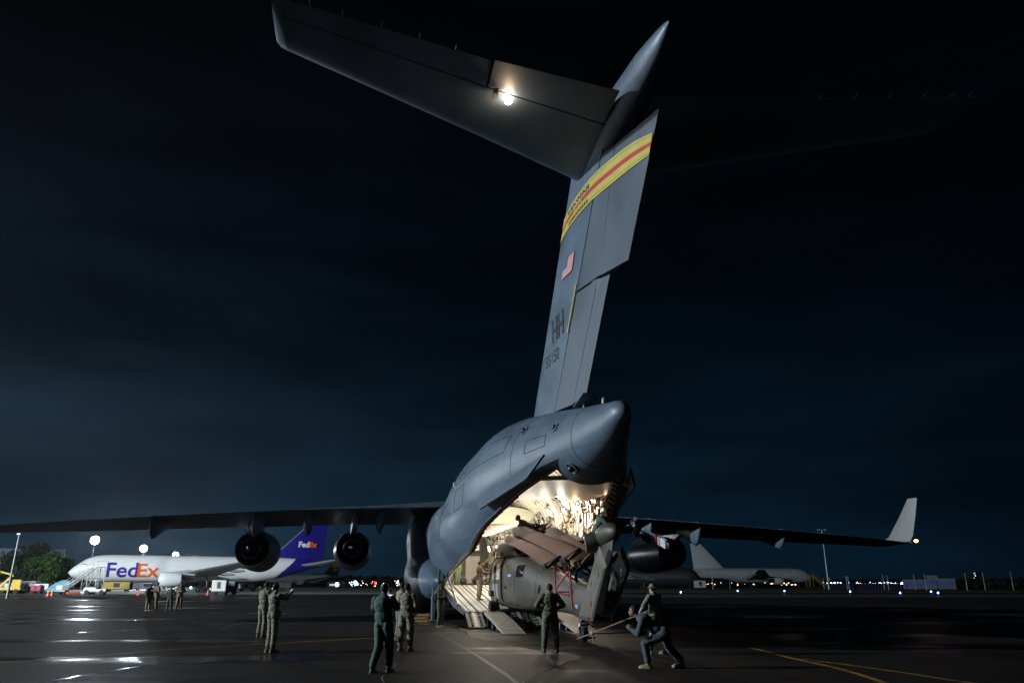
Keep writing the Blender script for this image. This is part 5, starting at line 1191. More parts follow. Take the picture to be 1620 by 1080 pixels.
def airliner(name, tail, nose, label, cat, L=54.9, paint=None, rad=(2.5, 2.7), zc=4.9, fin_z=15.9, group=None, texts=None, wingspan=47.6, engines=True, finpaint=None, finx=0):
    tail, nose = Vector((*tail, 0)), Vector((*nose, 0)); d = (tail-nose).normalized()   # +X local runs aft
    t = empty(name, nose, math.atan2(d.y, d.x), label, cat, group)
    k = L/54.9
    def port(b): b.v = [(x, -y, z) for x, y, z in b.v]; return b
    X = [0, .5, 1.6, 3.2, 5.5, 8, 36, 42, 47, 51.5, 54.3, 54.9]; HWd = [.05, .75, 1.45, 2.05, 2.42, 2.5, 2.5, 2.2, 1.5, .8, .28, .1]
    TPz = [-.9, -.2, .75, 1.9, 2.55, 2.7, 2.7, 2.65, 2.45, 2.1, 1.7, 1.55]; BTz = [-1.0, -1.6, -2.05, -2.4, -2.62, -2.7, -2.7, -1.95, -.65, .65, 1.25, 1.4]
    def fs(x): return tuple(herm(x/k, X, A) for A in (HWd, TPz, BTz))
    def side(x, z, s=1, o=.03):
        hw, tp, bt = fs(x); hw *= rad[0]/2.5; tp *= rad[1]/2.7; bt *= rad[1]/2.7
        c, h_ = zc+(tp+bt)/2, (tp-bt)/2; u = max(-.995, min(.995, (z-c)/h_)); return (x, s*(hw*math.sqrt(1-u*u)+o), z)
    b = MB(); rg = []; n = 56
    for x in list(np.linspace(0, 8*k, 16))+list(np.linspace(9.2*k, 36*k, 34))+list(np.linspace(36.3*k, 54.9*k, 110)):
        hw, tp, bt = fs(x); hw *= rad[0]/2.5; tp *= rad[1]/2.7; bt *= rad[1]/2.7
        c, h_ = zc+(tp+bt)/2, (tp-bt)/2
        rg.append([(x, hw*math.cos(2*math.pi*i/n), c+h_*math.sin(2*math.pi*i/n)) for i in range(n)])
    b.loft(rg, A_white)
    if paint:
        b.m = []; b.mats = []
        for f in b.f:
            c = sum((Vector(b.v[i]) for i in f), Vector())/len(f); b.m.append(b.mi(paint(c.x, c.z)))
    port(b).build('fuselage', t, ang=50)
    fp = finpaint or A_white
    zr = zc+2.3*rad[1]/2.7
    b = MB(); f0 = [(40.2*k+finx, zr, 52.3*k+finx, .30), (49.0*k+finx, fin_z-.1, 53.2*k+finx, .12), (49.8*k+finx, fin_z, 53.2*k+finx, .05)]
    b.loft([[(x0+(x1-x0)*c, w_*v*2, z) for c, v in ((0, 0), (.1, .6), (.4, 1), (.8, .45), (1, .05), (1, -.05), (.8, -.45), (.4, -1), (.1, -.6))] for x0, z, x1, w_ in f0], fp)
    fn_ = port(b).build('tail_fin', t, ang=40)
    b = MB(); b.loft([[(x-.035+finx, w_, z), (x+.035+finx, w_, z)] for z, x, w_ in ((zr+.3, 48.9*k, .52), (fin_z-.5, 52.0*k, .18))], C_dark, closed=False); port(b).build('rudder_line', fn_)
    for s in (1, -1):
        b = MB(); zz = zc+.9
        b.loft([[(x0+(x1-x0)*c, s*y, z+w_*v) for c, v in ((0, 0), (.1, .6), (.4, 1), (.8, .4), (1, .05), (1, -.05), (.8, -.4), (.4, -1), (.1, -.6))] for x0, x1, y, z, w_ in ((46.2*k, 52.0*k, .4, zz, .3), (51.6*k, 54.2*k, 9.3*k, zz+1.1, .1), (52.4*k, 54.2*k, 9.5*k, zz+1.12, .04))], A_white if fp is not A_brown else A_grey)
        port(b).build('tailplane', t, ang=40)
        b = MB(); zw = zc-1.6; hsp = wingspan/2
        b.loft([[(x0+(x1-x0)*c, s*y, z+w_*v) for c, v in ((0, 0), (.06, .6), (.3, 1), (.7, .5), (1, .03), (1, -.03), (.7, -.25), (.3, -.6), (.06, -.4))] for x0, x1, y, z, w_ in ((17.0*k, 28.5*k, 1.2, zw, .65), (21.5*k, 29.2*k, hsp*.33, zw+.65, .42), (32.6*k, 35.2*k, hsp*.97, zw+3.2, .12), (33.8*k, 35.4*k, hsp, zw+3.35, .04))], A_grey)
        wg = port(b).build('wing', t, ang=40)
        b = MB()
        for yy in (.22, .42, .62): 
            x_ = 29.0*k+yy*6; b.ell((x_, s*hsp*yy, zw+3.3*yy-.35), (1.7, .22, .32), A_grey, 12, 8)
        port(b).build('flap_fairing', wg)
        if engines:
            ex, ey, ez = 16.6*k, s*7.9*k, zc-2.25
            b = MB(); b.lathe([(.3, 1.05), (0, 1.2), (.1, 1.32), (1.2, 1.5), (3.0, 1.45), (4.1, 1.2), (4.1, 1.1), (3, 1.25)], (ex, ey, ez), (1, 0, 0), A_white, n=32); en = port(b).build('engine', t, ang=50)
            b = MB(); b.lathe([(3.2, 1.0), (4.6, .85), (6.0, .55), (6.0, .45), (5, .4)], (ex, ey, ez), (1, 0, 0), C_burnt, n=28); b.lathe([(5, .4), (6.8, .05)], (ex, ey, ez), (1, 0, 0), C_dmetal, n=20); port(b).build('exhaust', en)
            b = MB(); b.lathe([(.8, 1.2), (.8, 0)], (ex, ey, ez), (1, 0, 0), C_dark, n=28); port(b).build('fan', en)
            b = MB(); b.prism([(ex+1, ez+1.3), (ex+5.5, ez+1.9), (ex+7.5, ez+1.6), (ex+6.6, ez+.7), (ex+3, ez+1.1)], 'y', ey-.15, ey+.15, A_grey); port(b).build('pylon', en, smooth=False)
        b = MB(); zb = zc-2.7*rad[1]/2.7
        for dx in (0, 1.4):
            for dy in (-.55, .55): b.lathe([(-.22, .25), (-.22, .48), (-.15, .58), (.15, .58), (.22, .48), (.22, .25)], (25.8*k+dx, s*4.4+dy, .58), (0, 1, 0), C_rubber, n=18)
        b.tube([(26.5*k, s*4.4, .6), (26.3*k, s*4.1, zb+1.2)], .2, A_gear); b.tube([(25.8*k, s*4.4, .6), (25.8*k+1.4, s*4.4, .6)], .12, A_gear); port(b).build('main_gear', t)
        b = MB(); b.loft([[side(x, z, s, .02) for z in (zc+.62*rad[1]/2.7, zc+1.22*rad[1]/2.7)] for x in (2.15*k, 2.6*k, 3.3*k)], A_glass, closed=False); port(b).build('cockpit_window', t)
        b = MB(); P = [side(x, z, s, .02) for x, z in ((5.9*k, zc-.6), (5.9*k, zc+1.3), (7.1*k, zc+1.3), (7.1*k, zc-.6), (5.9*k, zc-.6))]
        b.tube(P, .03, A_grey, n=4); port(b).build('door_outline', t)
    b = MB()
    for dy in (-.3, .3): b.lathe([(-.15, .2), (-.15, .38), (-.1, .45), (.1, .45), (.15, .38), (.15, .2)], (5.6*k, dy, .45), (0, 1, 0), C_rubber, n=16)
    b.tube([(5.6*k, 0, .45), (5.5*k, 0, zc-2.2)], .12, A_gear); port(b).build('nose_gear', t)
    b = MB(); b.prism([(13*k, zc+2.68), (13.6*k, zc+2.68), (13.8*k, zc+3.1), (13.4*k, zc+3.1)], 'y', -.03, .03, A_grey); b.ell((24*k, 0, zc+2.7), (.8, .2, .14), A_grey, 10, 6); port(b).build('antenna', t)
    return t, side, fn_
def fp1(x, z): return A_purple if x > 40.3+(z-2.2)*1.10 else A_white
j1, side1, fin1 = airliner('cargo_jet', (-43.5, 186), (-91.0, 160), 'white cargo jet with a purple tail and large purple and orange lettering', 'airplane', paint=fp1, finpaint=A_purple)
def fside(x0, z0, side): return lambda u, v: (lambda p: (p[0], -p[1], p[2]))(side(x0+u, z0+v, 1, .05))
_, e1 = lettering('lettering', 'Fed', 3, fside(6.9, 3.15, side1), A_lp, j1, offset=.05, width=5.9, height=2.95, cuts=10)
lettering('lettering', 'Ex', 3, fside(12.65, 3.15, side1), A_lo, j1, offset=.05, width=4.3, height=2.75, cuts=10)
def ffin(x0, z0, fk=1): return lambda u, v: (x0+u+v*.0, -.62, z0+v)
lettering('tail_lettering', 'Fed', 1, ffin(46.2, 10.0), A_lw, fin1, offset=.045, width=2.5, height=1.35)
lettering('tail_lettering', 'Ex', 1, ffin(48.7, 10.0), A_lo, fin1, offset=.045, width=1.9, height=1.25)
b = MB()
for s in (1, -1):
    zr = 7.2; rg = [(40.15+(49.0-40.15)*t_, -s*.02*0, zr+(15.8-zr)*t_) for t_ in np.linspace(0, 1, 12)]
b.tube([(x, 0, z) for x, y, z in rg], .10, mat('polished_edge', (.6, .6, .62), .3, .6), n=6); b.build('leading_edge', fin1)
def fp2(x, z):
    q = x-(35+(z-2.2)*2.2)
    return A_brown if q > 0 else (A_gold if q > -2.2 else A_white)
j2, side2, fin2 = airliner('cargo_jet', (-112, 520), (-150, 478), 'distant brown and white cargo jet with a gold shield on its tail', 'airplane', paint=fp2, finpaint=A_brown)
# gold shield with the three letters on the brown tail
b = MB(); sh = [(46.8, 14.6), (48.3, 15.0), (50.3, 15.0), (51.6, 14.6), (51.6, 12.2), (50.9, 10.7), (49.2, 9.4), (47.5, 10.7), (46.8, 12.2)]
b.prism(sh, 'y', -.74, -.66, A_gold); b.build('shield', fin2, smooth=False)
lettering('tail_lettering', 'ups', 1, lambda u, v: (47.3+u, -.80, 11.3+v), A_brown, fin2, offset=.03, width=3.9, height=2.3)
def pale(x, z): return A_pale
d1 = at(1100, 338); d2 = at(1282, 362)
airliner('airliner', d1, d2, 'pale grey airliner parked across the field with its nose to the right', 'airplane', L=62, paint=pale, finpaint=mat('airliner_pale_fin', (.74, .77, .80), .4), rad=(2.85, 2.95), zc=5.2, fin_z=18.0, wingspan=60, finx=-5.5)
dk = lambda x, z: A_drk
airliner('transport_plane', at(985, 300), at(1108, 300), 'dark grey transport plane behind the right engine, only its nose showing', 'airplane', L=44, paint=dk, finpaint=A_drk, rad=(3.2, 3.4), zc=4.3, fin_z=9.0, engines=False, wingspan=20)

# ------------------------------------------------------------------ ground equipment on the far apron
V_white = mat('equipment_white', (.55, .55, .52), .45, var=.15, vscale=2); V_yel = mat('equipment_yellow', (.62, .42, .04), .5, var=.2, vscale=2); V_blue = mat('equipment_blue_grey', (.10, .16, .22), .5, var=.2, vscale=2); V_red = mat('equipment_red', (.45, .04, .05), .5); V_dk = mat('equipment_dark', (.04, .04, .042), .6, var=.2)
V_or = mat('cone_orange', (.75, .14, .03), .6); V_teal = mat('teal_tarpaulin', (.16, .36, .42), .35, var=.45, vscale=1.6, stretch=(1.5, 1.5, .3))
def wheels(b, xs_, hy, r=.32, wd=.2):
    for x in xs_:
        for y in (-hy, hy): b.lathe([(-wd/2, 0), (-wd/2, r*.9), (-wd/2*.7, r), (wd/2*.7, r), (wd/2, r*.9), (wd/2, 0)], (x, y, r), (0, 1, 0), C_rubber, n=14)
def eq(name, px, d, rz_, label, cat, group=None):
    x, y = at(px, d); return empty(name, (x, y, 0), rz_, label, cat, group)
t = eq('boarding_stairs', 131, 157, 1.05, 'white wheeled boarding stairs at the nose of the white cargo jet', 'stairs')
b = MB(); wheels(b, (-2.6, 2.2), .9, .4); b.build('wheel', t); b = MB(); b.box((0, 0, .6), (6.5, 1.8, .25), V_white); b.box((-2.9, 0, 1.1), (1.2, 1.7, .8), V_white); b.build('chassis', t, bevel=.04)
b = MB()
for k in range(15): b.box((-2.4+k*.33, 0, .9+k*.26), (.34, 1.3, .05), V_white)
for s in (-1, 1): b.bar((-2.6, s*.7, .8), (2.4, s*.7, 4.6), .07, .22, V_white)
b.box((3.2, 0, 4.6), (1.6, 1.5, .1), V_white); b.build('stair_flight', t, smooth=False)
b = MB()
for s in (-1, 1):
    b.bar((-2.6, s*.72, 1.9), (2.4, s*.72, 5.7), .05, .05, V_white); b.bar((2.4, s*.72, 5.7), (4.0, s*.72, 5.7), .05, .05, V_white); b.bar((-2.6, s*.72, 1.4), (2.4, s*.72, 5.2), .04, .04, V_white)
    for k in range(7): b.bar((-2.6+k*.83, s*.72, .9+k*.63), (-2.6+k*.83, s*.72, 1.9+k*.63), .04, .04, V_white)
    for x, z in ((2.4, 4.6), (3.9, 4.6), (.8, 3.4)): b.bar((x, s*.72, .7), (x, s*.72, z), .10, .10, V_white)
    b.bar((.8, s*.72, .8), (2.4, s*.72, 4.4), .06, .06, V_white); b.bar((2.4, s*.72, .8), (3.9, s*.72, 4.4), .06, .06, V_white); b.bar((2.4, s*.72, 4.4), (3.9, s*.72, .8), .06, .06, V_white)
b.build('handrail', t, smooth=False)
b = MB(); b.box((-1.6, -1.3, .25), (2.2, .5, .3), V_or); b.build('chock_box', t, smooth=False)
def tug(px, d, rz_, label, col, k=1.0, name='baggage_tug', cat='tug', group=None):
    t = eq(name, px, d, rz_, label, cat, group); t.scale = (k,)*3
    b = MB(); wheels(b, (-1.0, 1.0), .62, .36); b.build('wheel', t)
    b = MB(); b.loft([se(x, 0, (lo+hi)/2, .72, (hi-lo)/2, .35, 20) for x, lo, hi in ((-1.5, .45, .95), (-1.45, .35, 1.05), (.1, .35, 1.05), (.25, .35, .8), (1.5, .35, .85), (1.55, .45, .75))], col); b.build('chassis', t, ang=50)
    b = MB()
    for x in (-.9, .15):
        for y in (-.6, .6): b.bar((x, y, 1.0), (x+.08, y, 1.95), .05, .05, V_dk)
    b.box((-.35, 0, 1.98), (1.35, 1.35, .06), col); b.build('canopy', t, smooth=False)
    b = MB(); b.box((-.5, 0, 1.1), (.5, .9, .15), V_dk); b.box((-.78, 0, 1.4), (.1, .9, .5), V_dk); b.build('seat', t, smooth=False)
    return t
tug(158, 152, .2, 'small white tug parked right of the boarding stairs', V_white, 1.15)
def cart(px, d, rz_, label, col, dims=(2.6, 1.5, 1.5), group='ground equipment carts', name='equipment_cart'):
    t = eq(name, px, d, rz_, label, 'cart', group)
    b = MB(); wheels(b, (-dims[0]*.35, dims[0]*.35), dims[1]*.42, .28); b.build('wheel', t)
    b = MB(); b.box((0, 0, .5), (dims[0]*1.02, dims[1], .14), V_dk); b.bar((dims[0]/2, 0, .45), (dims[0]/2+.9, 0, .2), .08, .08, V_dk); b.build('chassis', t, smooth=False)
    b = MB(); b.box((0, 0, .58+dims[2]/2), dims, col); b.build('housing', t, bevel=.06)
    b = MB()
    for k in range(3): b.box((-dims[0]*.3+k*dims[0]*.3, -dims[1]/2-.012, .58+dims[2]*.55), (dims[0]*.24, .02, dims[2]*.6), V_dk if k == 1 else col)
    b.box((dims[0]/2+.012, 0, .58+dims[2]*.5), (.02, dims[1]*.7, dims[2]*.7), V_dk); b.build('door_panel', t, smooth=False); return t
cart(352, 140, .1, 'white boxy ground power cart under the fuselage of the cargo jet', V_white, (2.3, 1.6, 1.75))
cart(368, 143, .1, 'blue grey cart just right of the white ground power cart', V_blue, (1.9, 1.6, 1.6))
cart(32, 175, .1, 'white tank cart in the row below the trees', V_white, (3.4, 1.8, 1.3)); cart(55, 178, -.1, 'grey cart in the middle of the row below the trees', A_grey, (2.8, 1.8, 1.7))
cart(66, 172, .05, 'red cart in the row below the trees', V_red, (1.8, 1.4, .9)); cart(74, 176, .15, 'pale grey cart beside the teal tarpaulin', A_pale, (2.6, 1.6, 1.2)); cart(6, 178, .1, 'blue grey cart at the very left edge', V_blue, (3, 1.8, 1.5))
cart(192, 210, .1, 'yellow cart seen under the belly of the cargo jet', V_yel, (6, 2, 1.6)); cart(240, 235, .1, 'long pale cart seen under the belly of the cargo jet', A_pale, (8, 2, 1.5)); cart(395, 215, 0, 'white cart right of the ground power cart, under the purple tail', V_white, (4, 2, 1.3)); cart(455, 260, 0, 'dark cart below the wing of the brown cargo jet', V_dk, (4, 2, 1.6)); cart(1105, 268, 0, 'white cart with an orange lamp by the dark transport', V_white, (3.6, 2, 2.2))
t = eq('cherry_picker', 18, 172, .4, 'yellow lift vehicle in front of the trees at the far left', 'lift truck')
b = MB(); wheels(b, (-1.6, 1.6), .9, .45); b.build('wheel', t); b = MB(); b.box((0, 0, .9), (4.6, 2, .5), V_yel); b.box((1.5, 0, 1.8), (1.4, 1.9, 1.4), V_yel); b.build('truck_body', t, bevel=.08)
b = MB(); b.bar((-1.2, 0, 1.2), (.6, 0, 3.3), .35, .35, V_yel); b.bar((.6, 0, 3.3), (-1.6, 0, 3.9), .28, .28, V_yel); b.box((-2.1, 0, 3.7), (1.1, 1.0, 1.0), V_yel); b.build('boom', t, bevel=.02); b = MB(); b.box((2.21, 0, 2.0), (.02, 1.6, .7), A_glass); b.build('windscreen', t)
t = eq('covered_loader', 100, 172, 0, 'cargo loader wrapped in a shiny teal tarpaulin, left of the jet nose', 'loader'); t.scale = (.72,)*3
b = MB(); rg = []
for i in range(13):
    u = i/12; rg.append([(-3+6.2*u, -1.2+2.4*v, .7+(1.9+.8*math.sin(u*2.6)-.9*(1-u)**3*2)*(1-(2*v-1)**6*.9)+.12*math.sin(9*u+5*v)) for v in np.linspace(0, 1, 13)])
b.loft(rg, V_teal, closed=False); b.loft([[(p[0], p[1], p[2]) for p in (r_[0], (r_[0][0], r_[0][1], .5))] for r_ in rg], V_teal, closed=False); b.build('tarpaulin', t)
b = MB(); wheels(b, (-2, 0, 2), 1.0, .4); b.box((0, 0, .62), (6, 2.1, .3), V_teal); b.build('chassis', t)
def cone(px, d, label):
    x, y = at(px, d); b = MB(); b.box((0, 0, .02), (.42, .42, .04), V_dk); b.lathe([(.04, .17), (.3, .11), (.45, .075), (.75, .02)], (0, 0, 0), (0, 0, 1), V_or, n=14, cap=True); o = b.build('traffic_cone', ang=40); o.location = (x, y, 0); o.scale = (1.25,)*3
    tag(o, label, 'cone', 'traffic cones')
for px, d, lb in ((84, 138, 'leftmost orange cone, under the teal loader'), (90, 139, 'orange cone second from the left, beside the leftmost one'), (103, 158, 'orange cone left of the boarding stairs'), (225, 139, 'orange cone left of the distant group of soldiers'), (256, 142, 'orange cone in the gap between the two pairs of distant soldiers'), (334, 138, 'orange cone by the main wheels of the white cargo jet')): cone(px, d, lb)
# hangar roof, trees on the left
t = empty('hangar', (*at(-2, 235), 0), .5, 'low hangar with a pale roof behind the trees at the left edge', 'hangar')
b = MB(); b.box((0, 0, 2.2), (26, 16, 4.4), mat('hangar_wall', (.07, .08, .09), .7, var=.2)); b.build('wall', t, smooth=False)
b = MB(); b.prism([(-9, 4.4), (0, 10.0), (9, 4.4), (9, 4.7), (0, 10.35), (-9, 4.7)], 'x', -14, 14, mat('hangar_roof', (.30, .35, .38), .5, var=.15, vscale=.8)); b.prism([(-8, 4.42), (8, 4.42), (0, 9.9)], 'x', -13, 13, MATS['hangar_wall']); b.build('roof', t, smooth=False)
TR = mat('bark', (.05, .04, .03), .9)
def leafmat(n, c): return mat(n, c, .7, var=.5, vscale=.5)
def tree(px, d, h, r, label, lm, seed, nl=5200):
    rd = random.Random(seed); x, y = at(px, d); t = empty('tree', (x, y, 0), 0, label, 'tree', 'trees behind the apron')
    b = MB(); b.tube([(0, 0, 0), (.1, 0, h*.25), (.0, .1, h*.5)], [.4, .3, .2], TR, n=8)
    cl = []
    for i in range(22):
        a = rd.uniform(0, 6.28); q = rd.random()**.5; zz = rd.uniform(.25, .9); rr = r*.85*math.sin(min(math.pi, (zz*.9+.12)*math.pi))**.5
        c = Vector((rr*q*math.cos(a), rr*q*math.sin(a)*.8, h*zz)); cl.append((c, rd.uniform(.22, .42)*r))
        if i < 9: b.tube([(0, .05, h*.3), tuple(c*.6+Vector((0, 0, h*.1))), tuple(c)], [.14, .08, .03], TR, n=5)
    b.build('trunk', t); vs = []; fc = []
    for i in range(nl):
        c, s = rd.choice(cl); v = Vector((rd.gauss(0, 1), rd.gauss(0, 1), rd.gauss(0, .7))).normalized()*s*rd.uniform(.55, 1.05); p = c+v
        a = Vector((rd.uniform(-1, 1), rd.uniform(-1, 1), rd.uniform(-1, 1))).normalized(); u = a.orthogonal().normalized()*rd.uniform(.16, .34); w_ = a.cross(u)*.7
        k = len(vs); vs += [p-u, p+w_, p+u, p-w_]; fc.append((k, k+1, k+2, k+3))
    b = MB(); b.add(vs, fc, lm); b.build('crown', t, smooth=False, fixn=False)
LG = leafmat('leaf_lit_green', (.045, .095, .018)); LD = leafmat('leaf_unlit', (.018, .032, .014));  # lamp light put into the leaf colour: bright for lit trees, dark for unlit
tree(76, 205, 8.6, 4.6, 'bright green bushy tree lit by the apron lamps, left of the jet nose', LG, 3); tree(99, 212, 7.6, 3.6, 'smaller green tree directly behind the jet nose', LG, 4)
tree(52, 225, 11.5, 6.0, 'tall dark tree behind the bright green one', LD, 5); tree(22, 218, 9.0, 5.0, 'dark tree in front of the pale hangar roof', LD, 6); tree(36, 185, 5.0, 3.0, 'low dark tree beside the thin grey pole', LD, 8, 2500)
# ------------------------------------------------------------------ right side: masts, posts, cabins, far lights
def simple_lamp(c): return mat('far_light_%d%d%d' % tuple(int(k*9) for k in c), (1, 1, 1), .4, emit=c, es=9)
POST = mat('pale_post', (.50, .50, .50), .6)
h, (x, y) = hgt(1300, 838, 262); t = empty('floodlight_mast', (x, y, 0), 0, 'tall unlit mast with a forked head, rising through the right wing in the view', 'light mast')
b = MB(); b.lathe([(0, .3), (h, .14)], (0, 0, 0), (0, 0, 1), M_gal, n=10, cap=True); b.build('pole', t)
b = MB()
for s in (-1, 1): b.bar((0, 0, h-1.6), (s*1.0, 0, h-.6), .12, .12, M_gal); b.bar((s*1.0, 0, h-.6), (s*1.0, 0, h), .12, .12, M_gal); b.box((s*1.0, 0, h+.1), (.9, .4, .28), V_white)
b.box((0, 0, h-1.0), (.6, .3, .25), V_white); b.build('lamp_head', t, smooth=False)
b = MB(); b.box((.25, -.2, 3.2), (.7, .4, 1.0), mat('beige_box', (.4, .36, .28), .6)); b.build('switch_box', t, smooth=False)
hh = [(1126, 904, 265), (1154, 916, 300), (1338, 910, 262), (1341, 911, 255), (1396, 908, 262), (1403, 910, 255), (1445, 908, 262), (1462, 907, 250), (1526, 906, 240), (1554, 905, 262), (1598, 904, 255), (1302+0, 914, 300)]
desc = ['leftmost thin white post, left of the pale airliner', 'thin post under the tail of the pale airliner', 'left post of the close pair right of the tall forked mast', 'right post of the close pair right of the tall forked mast', 'left post of the spaced pair below the winglet', 'right post of the spaced pair below the winglet', 'thin white post in front of the left end of the cabins', 'thin white post just left of the tallest cabin', 'thin white post right of the cabins, before the dotted tower', 'thin white post beside a red light, right of the dotted tower', 'rightmost thin white post near the picture edge', 'short thin post beside the yellow stairs']
for (px, py, d), lb in zip(hh, desc):
    h, (x, y) = hgt(px, py, d); b = MB(); b.lathe([(0, .17), (.1, .17), (.1, .12), (h, .09)], (0, 0, 0), (0, 0, 1), POST, n=8, cap=True); o = b.build('post'); o.location = (x, y, 0); tag(o, lb, 'post', 'thin white posts along the far field')
# yellow stairs at the nose of the pale airliner
t = empty('boarding_stairs', (*at(1290, 322), 0), math.pi+.35, 'yellow boarding stairs at the nose of the pale airliner on the right', 'stairs')
b = MB()
for k in range(14): b.box((-4+k*.5, 0, .5+k*.32), (.5, 1.5, .06), V_yel)
for s in (-1, 1): b.bar((-4.2, s*.8, .6), (2.6, s*.8, 5.0), .1, .3, V_yel); b.bar((-4.2, s*.8, 1.7), (2.6, s*.8, 6.1), .06, .06, V_yel)
b.box((3.6, 0, 5.0), (2.4, 1.7, .12), V_yel); b.build('stair_flight', t, smooth=False)
b = MB(); wheels(b, (-3, 3.2), 1.0, .4); b.box((0, 0, .6), (8, 1.8, .25), V_dk); [b.bar((x, s*.8, .6), (x, s*.8, 5.0), .12, .12, V_yel) for x in (2.6, 4.6) for s in (-1, 1)]; b.build('chassis', t, smooth=False)
# row of portable cabins
CAB = mat('cabin_wall', (.17, .19, .21), .6, var=.1); CWIN = mat('cabin_window_blue', (.02, .05, .20), .3, emit=(.03, .09, .42), es=.18)
for i, (px, w_, hh_, lb) in enumerate(((1433, 7, 2.7, 'leftmost grey cabin with blue windows'), (1446, 6.5, 2.7, 'second grey cabin from the left'), (1458, 6, 2.7, 'grey cabin between the second one and the taller cabin'), (1471, 6.5, 3.9, 'tallest grey cabin in the row'), (1486, 7, 3.0, 'grey cabin right of the tallest one'), (1498, 6.2, 3.0, 'rightmost grey cabin in the row'))):
    t = empty('portable_cabin', (*at(px, 560/2), 0), -.45, lb+', across the field on the right', 'cabin', 'portable cabins across the field')
    w_ *= .48; b = MB(); b.box((0, 0, hh_/2+.2), (w_*.98, 2.5, hh_), CAB); b.build('wall', t, smooth=False); b = MB(); b.box((0, 0, hh_+.26), (w_, 2.8, .12), A_grey); b.build('roof', t, smooth=False)
    b = MB(); b.box((0, -1.262, hh_*.55+.2), (w_*.62, .03, 1.1), CWIN); b.build('window', t, smooth=False)
b = MB(); a0 = Vector((*at(1302, 282), 0)); a1 = Vector((*at(1420, 282), 0))
for k in range(24):
    p = a0.lerp(a1, (k+.5)/24); b.box((p.x-a0.x, p.y-a0.y, .95), (((a1-a0).length/24)*.97, .12, 1.9), mat('blue_fence_panel', (.010, .016, .07), .5))
t = empty('fence', a0, 0, 'dark blue panel fence running between the forked mast and the cabins', 'fence'); b.build('fence_panel', t, smooth=False)
b = MB()
for k in range(25): p = a0.lerp(a1, k/24); b.box((p.x-a0.x, p.y-a0.y-.1, 1.0), (.1, .1, 2.1), M_gal)
b.build('fence_post', t, smooth=False)['kind'] = 'stuff'
BL = mat('taxiway_blue', (.1, .2, 1), .4, emit=(.10, .22, 1.0), es=26)
for px, py, lb in ((1077, 936, 'under the dark transport nose'), (1167, 934, 'under the tail half of the pale airliner'), (1241, 934, 'under the front half of the pale airliner'), (1345, 935, 'right of the forked mast'), (1424, 937, 'in front of the left end of the cabins'), (1473, 935, 'in front of the tallest cabin'), (1484, 937, 'just right of the one before the tallest cabin')):
    x, y = gnd(px, py, .45); t = empty('taxiway_light', (x, y, 0), 0, 'blue taxiway light '+lb, 'light', 'blue taxiway edge lights')
    b = MB(); b.lathe([(0, .12), (.05, .12), (.07, .05), (.33, .05)], (0, 0, 0), (0, 0, 1), V_dk, n=10, cap=True); b.build('stem', t); b = MB(); b.lathe([(.33, .10), (.45, .12), (.55, .08), (.58, 0)], (0, 0, 0), (0, 0, 1), BL, n=12, cap=True); b.build('lens', t)
# blocks of flats and terminal far behind on the right of the tail
def block(px0, px1, top, d, label, lit=.2, seed=1, wallc=(.10, .11, .13)):
    rd = random.Random(seed); x0, y0 = at(px0, d); x1, y1 = at(px1, d); h, _ = hgt((px0+px1)/2, top, d); L = math.hypot(x1-x0, y1-y0); t = empty('building', ((x0+x1)/2, (y0+y1)/2, 0), math.atan2(y1-y0, x1-x0), label, 'building')
    b = MB(); b.box((0, 6, h/2), (L, 12, h), mat('far_wall_%d' % int(wallc[0]*100), wallc, .7, var=.1)); b.build('wall', t, smooth=False); b = MB(); b.box((0, 6, h+.3), (L*1.02, 12.4, .5), V_dk); b.build('roof', t, smooth=False)
    n = max(2, int(L/3.4)); m_ = max(1, int(h/3.2)); wl = MB(); wd = MB()
    for i in range(n):
        for j in range(m_): (wl if rd.random() < lit else wd).box((-L/2+L*(i+.5)/n, -.02, h*(j+.55)/m_), (L/n*.5, .06, h/m_*.42), mat('lit_window', (1, 1, 1), .5, emit=(1, .8, .5), es=1.2) if wl.v is None else MATS['lit_window'])
    if wd.v: wd.mats = [A_glass]; wd.build('dark_window', t, smooth=False)['kind'] = 'stuff'
    if wl.v: wl.build('window', t, smooth=False)['kind'] = 'stuff'
    return t, h
mat('lit_window', (1, 1, 1), .5, emit=(.8, .75, .6), es=.5)
block(990, 1002, 911, 640, 'pale apartment block just right of the folded helicopter tail', .15, 2, (.16, .16, .17)); block(1004, 1014, 909, 660, 'taller pale apartment block left of the bright blue sign', .15, 3, (.16, .16, .17)); block(1015, 1028, 914, 600, 'low dark building under the bright blue sign', .1, 4)
x, y = at(1020, 590); h, _ = hgt(1020, 923, 590); b = MB(); b.box((0, 0, 0), (5.5, .3, 2.8), mat('bright_sign', (1, 1, 1), .4, emit=(.35, .65, 1), es=2.2)); o = b.build('lit_sign', smooth=False); o.location = (x, y, 3.2); tag(o, 'bright pale blue lit sign beyond the man in the bush hat', 'sign')
block(1536, 1549, 904, 900, 'dim distant tower dotted with lights on the right', .3, 6, (.03, .04, .05)); block(1470, 1490, 914, 800, 'dim rounded far building behind the cabins', .05, 7, (.03, .035, .045))
block(520, 548, 921, 420, 'dark low building with lit windows below the brown tail', .3, 8, (.05, .05, .06))
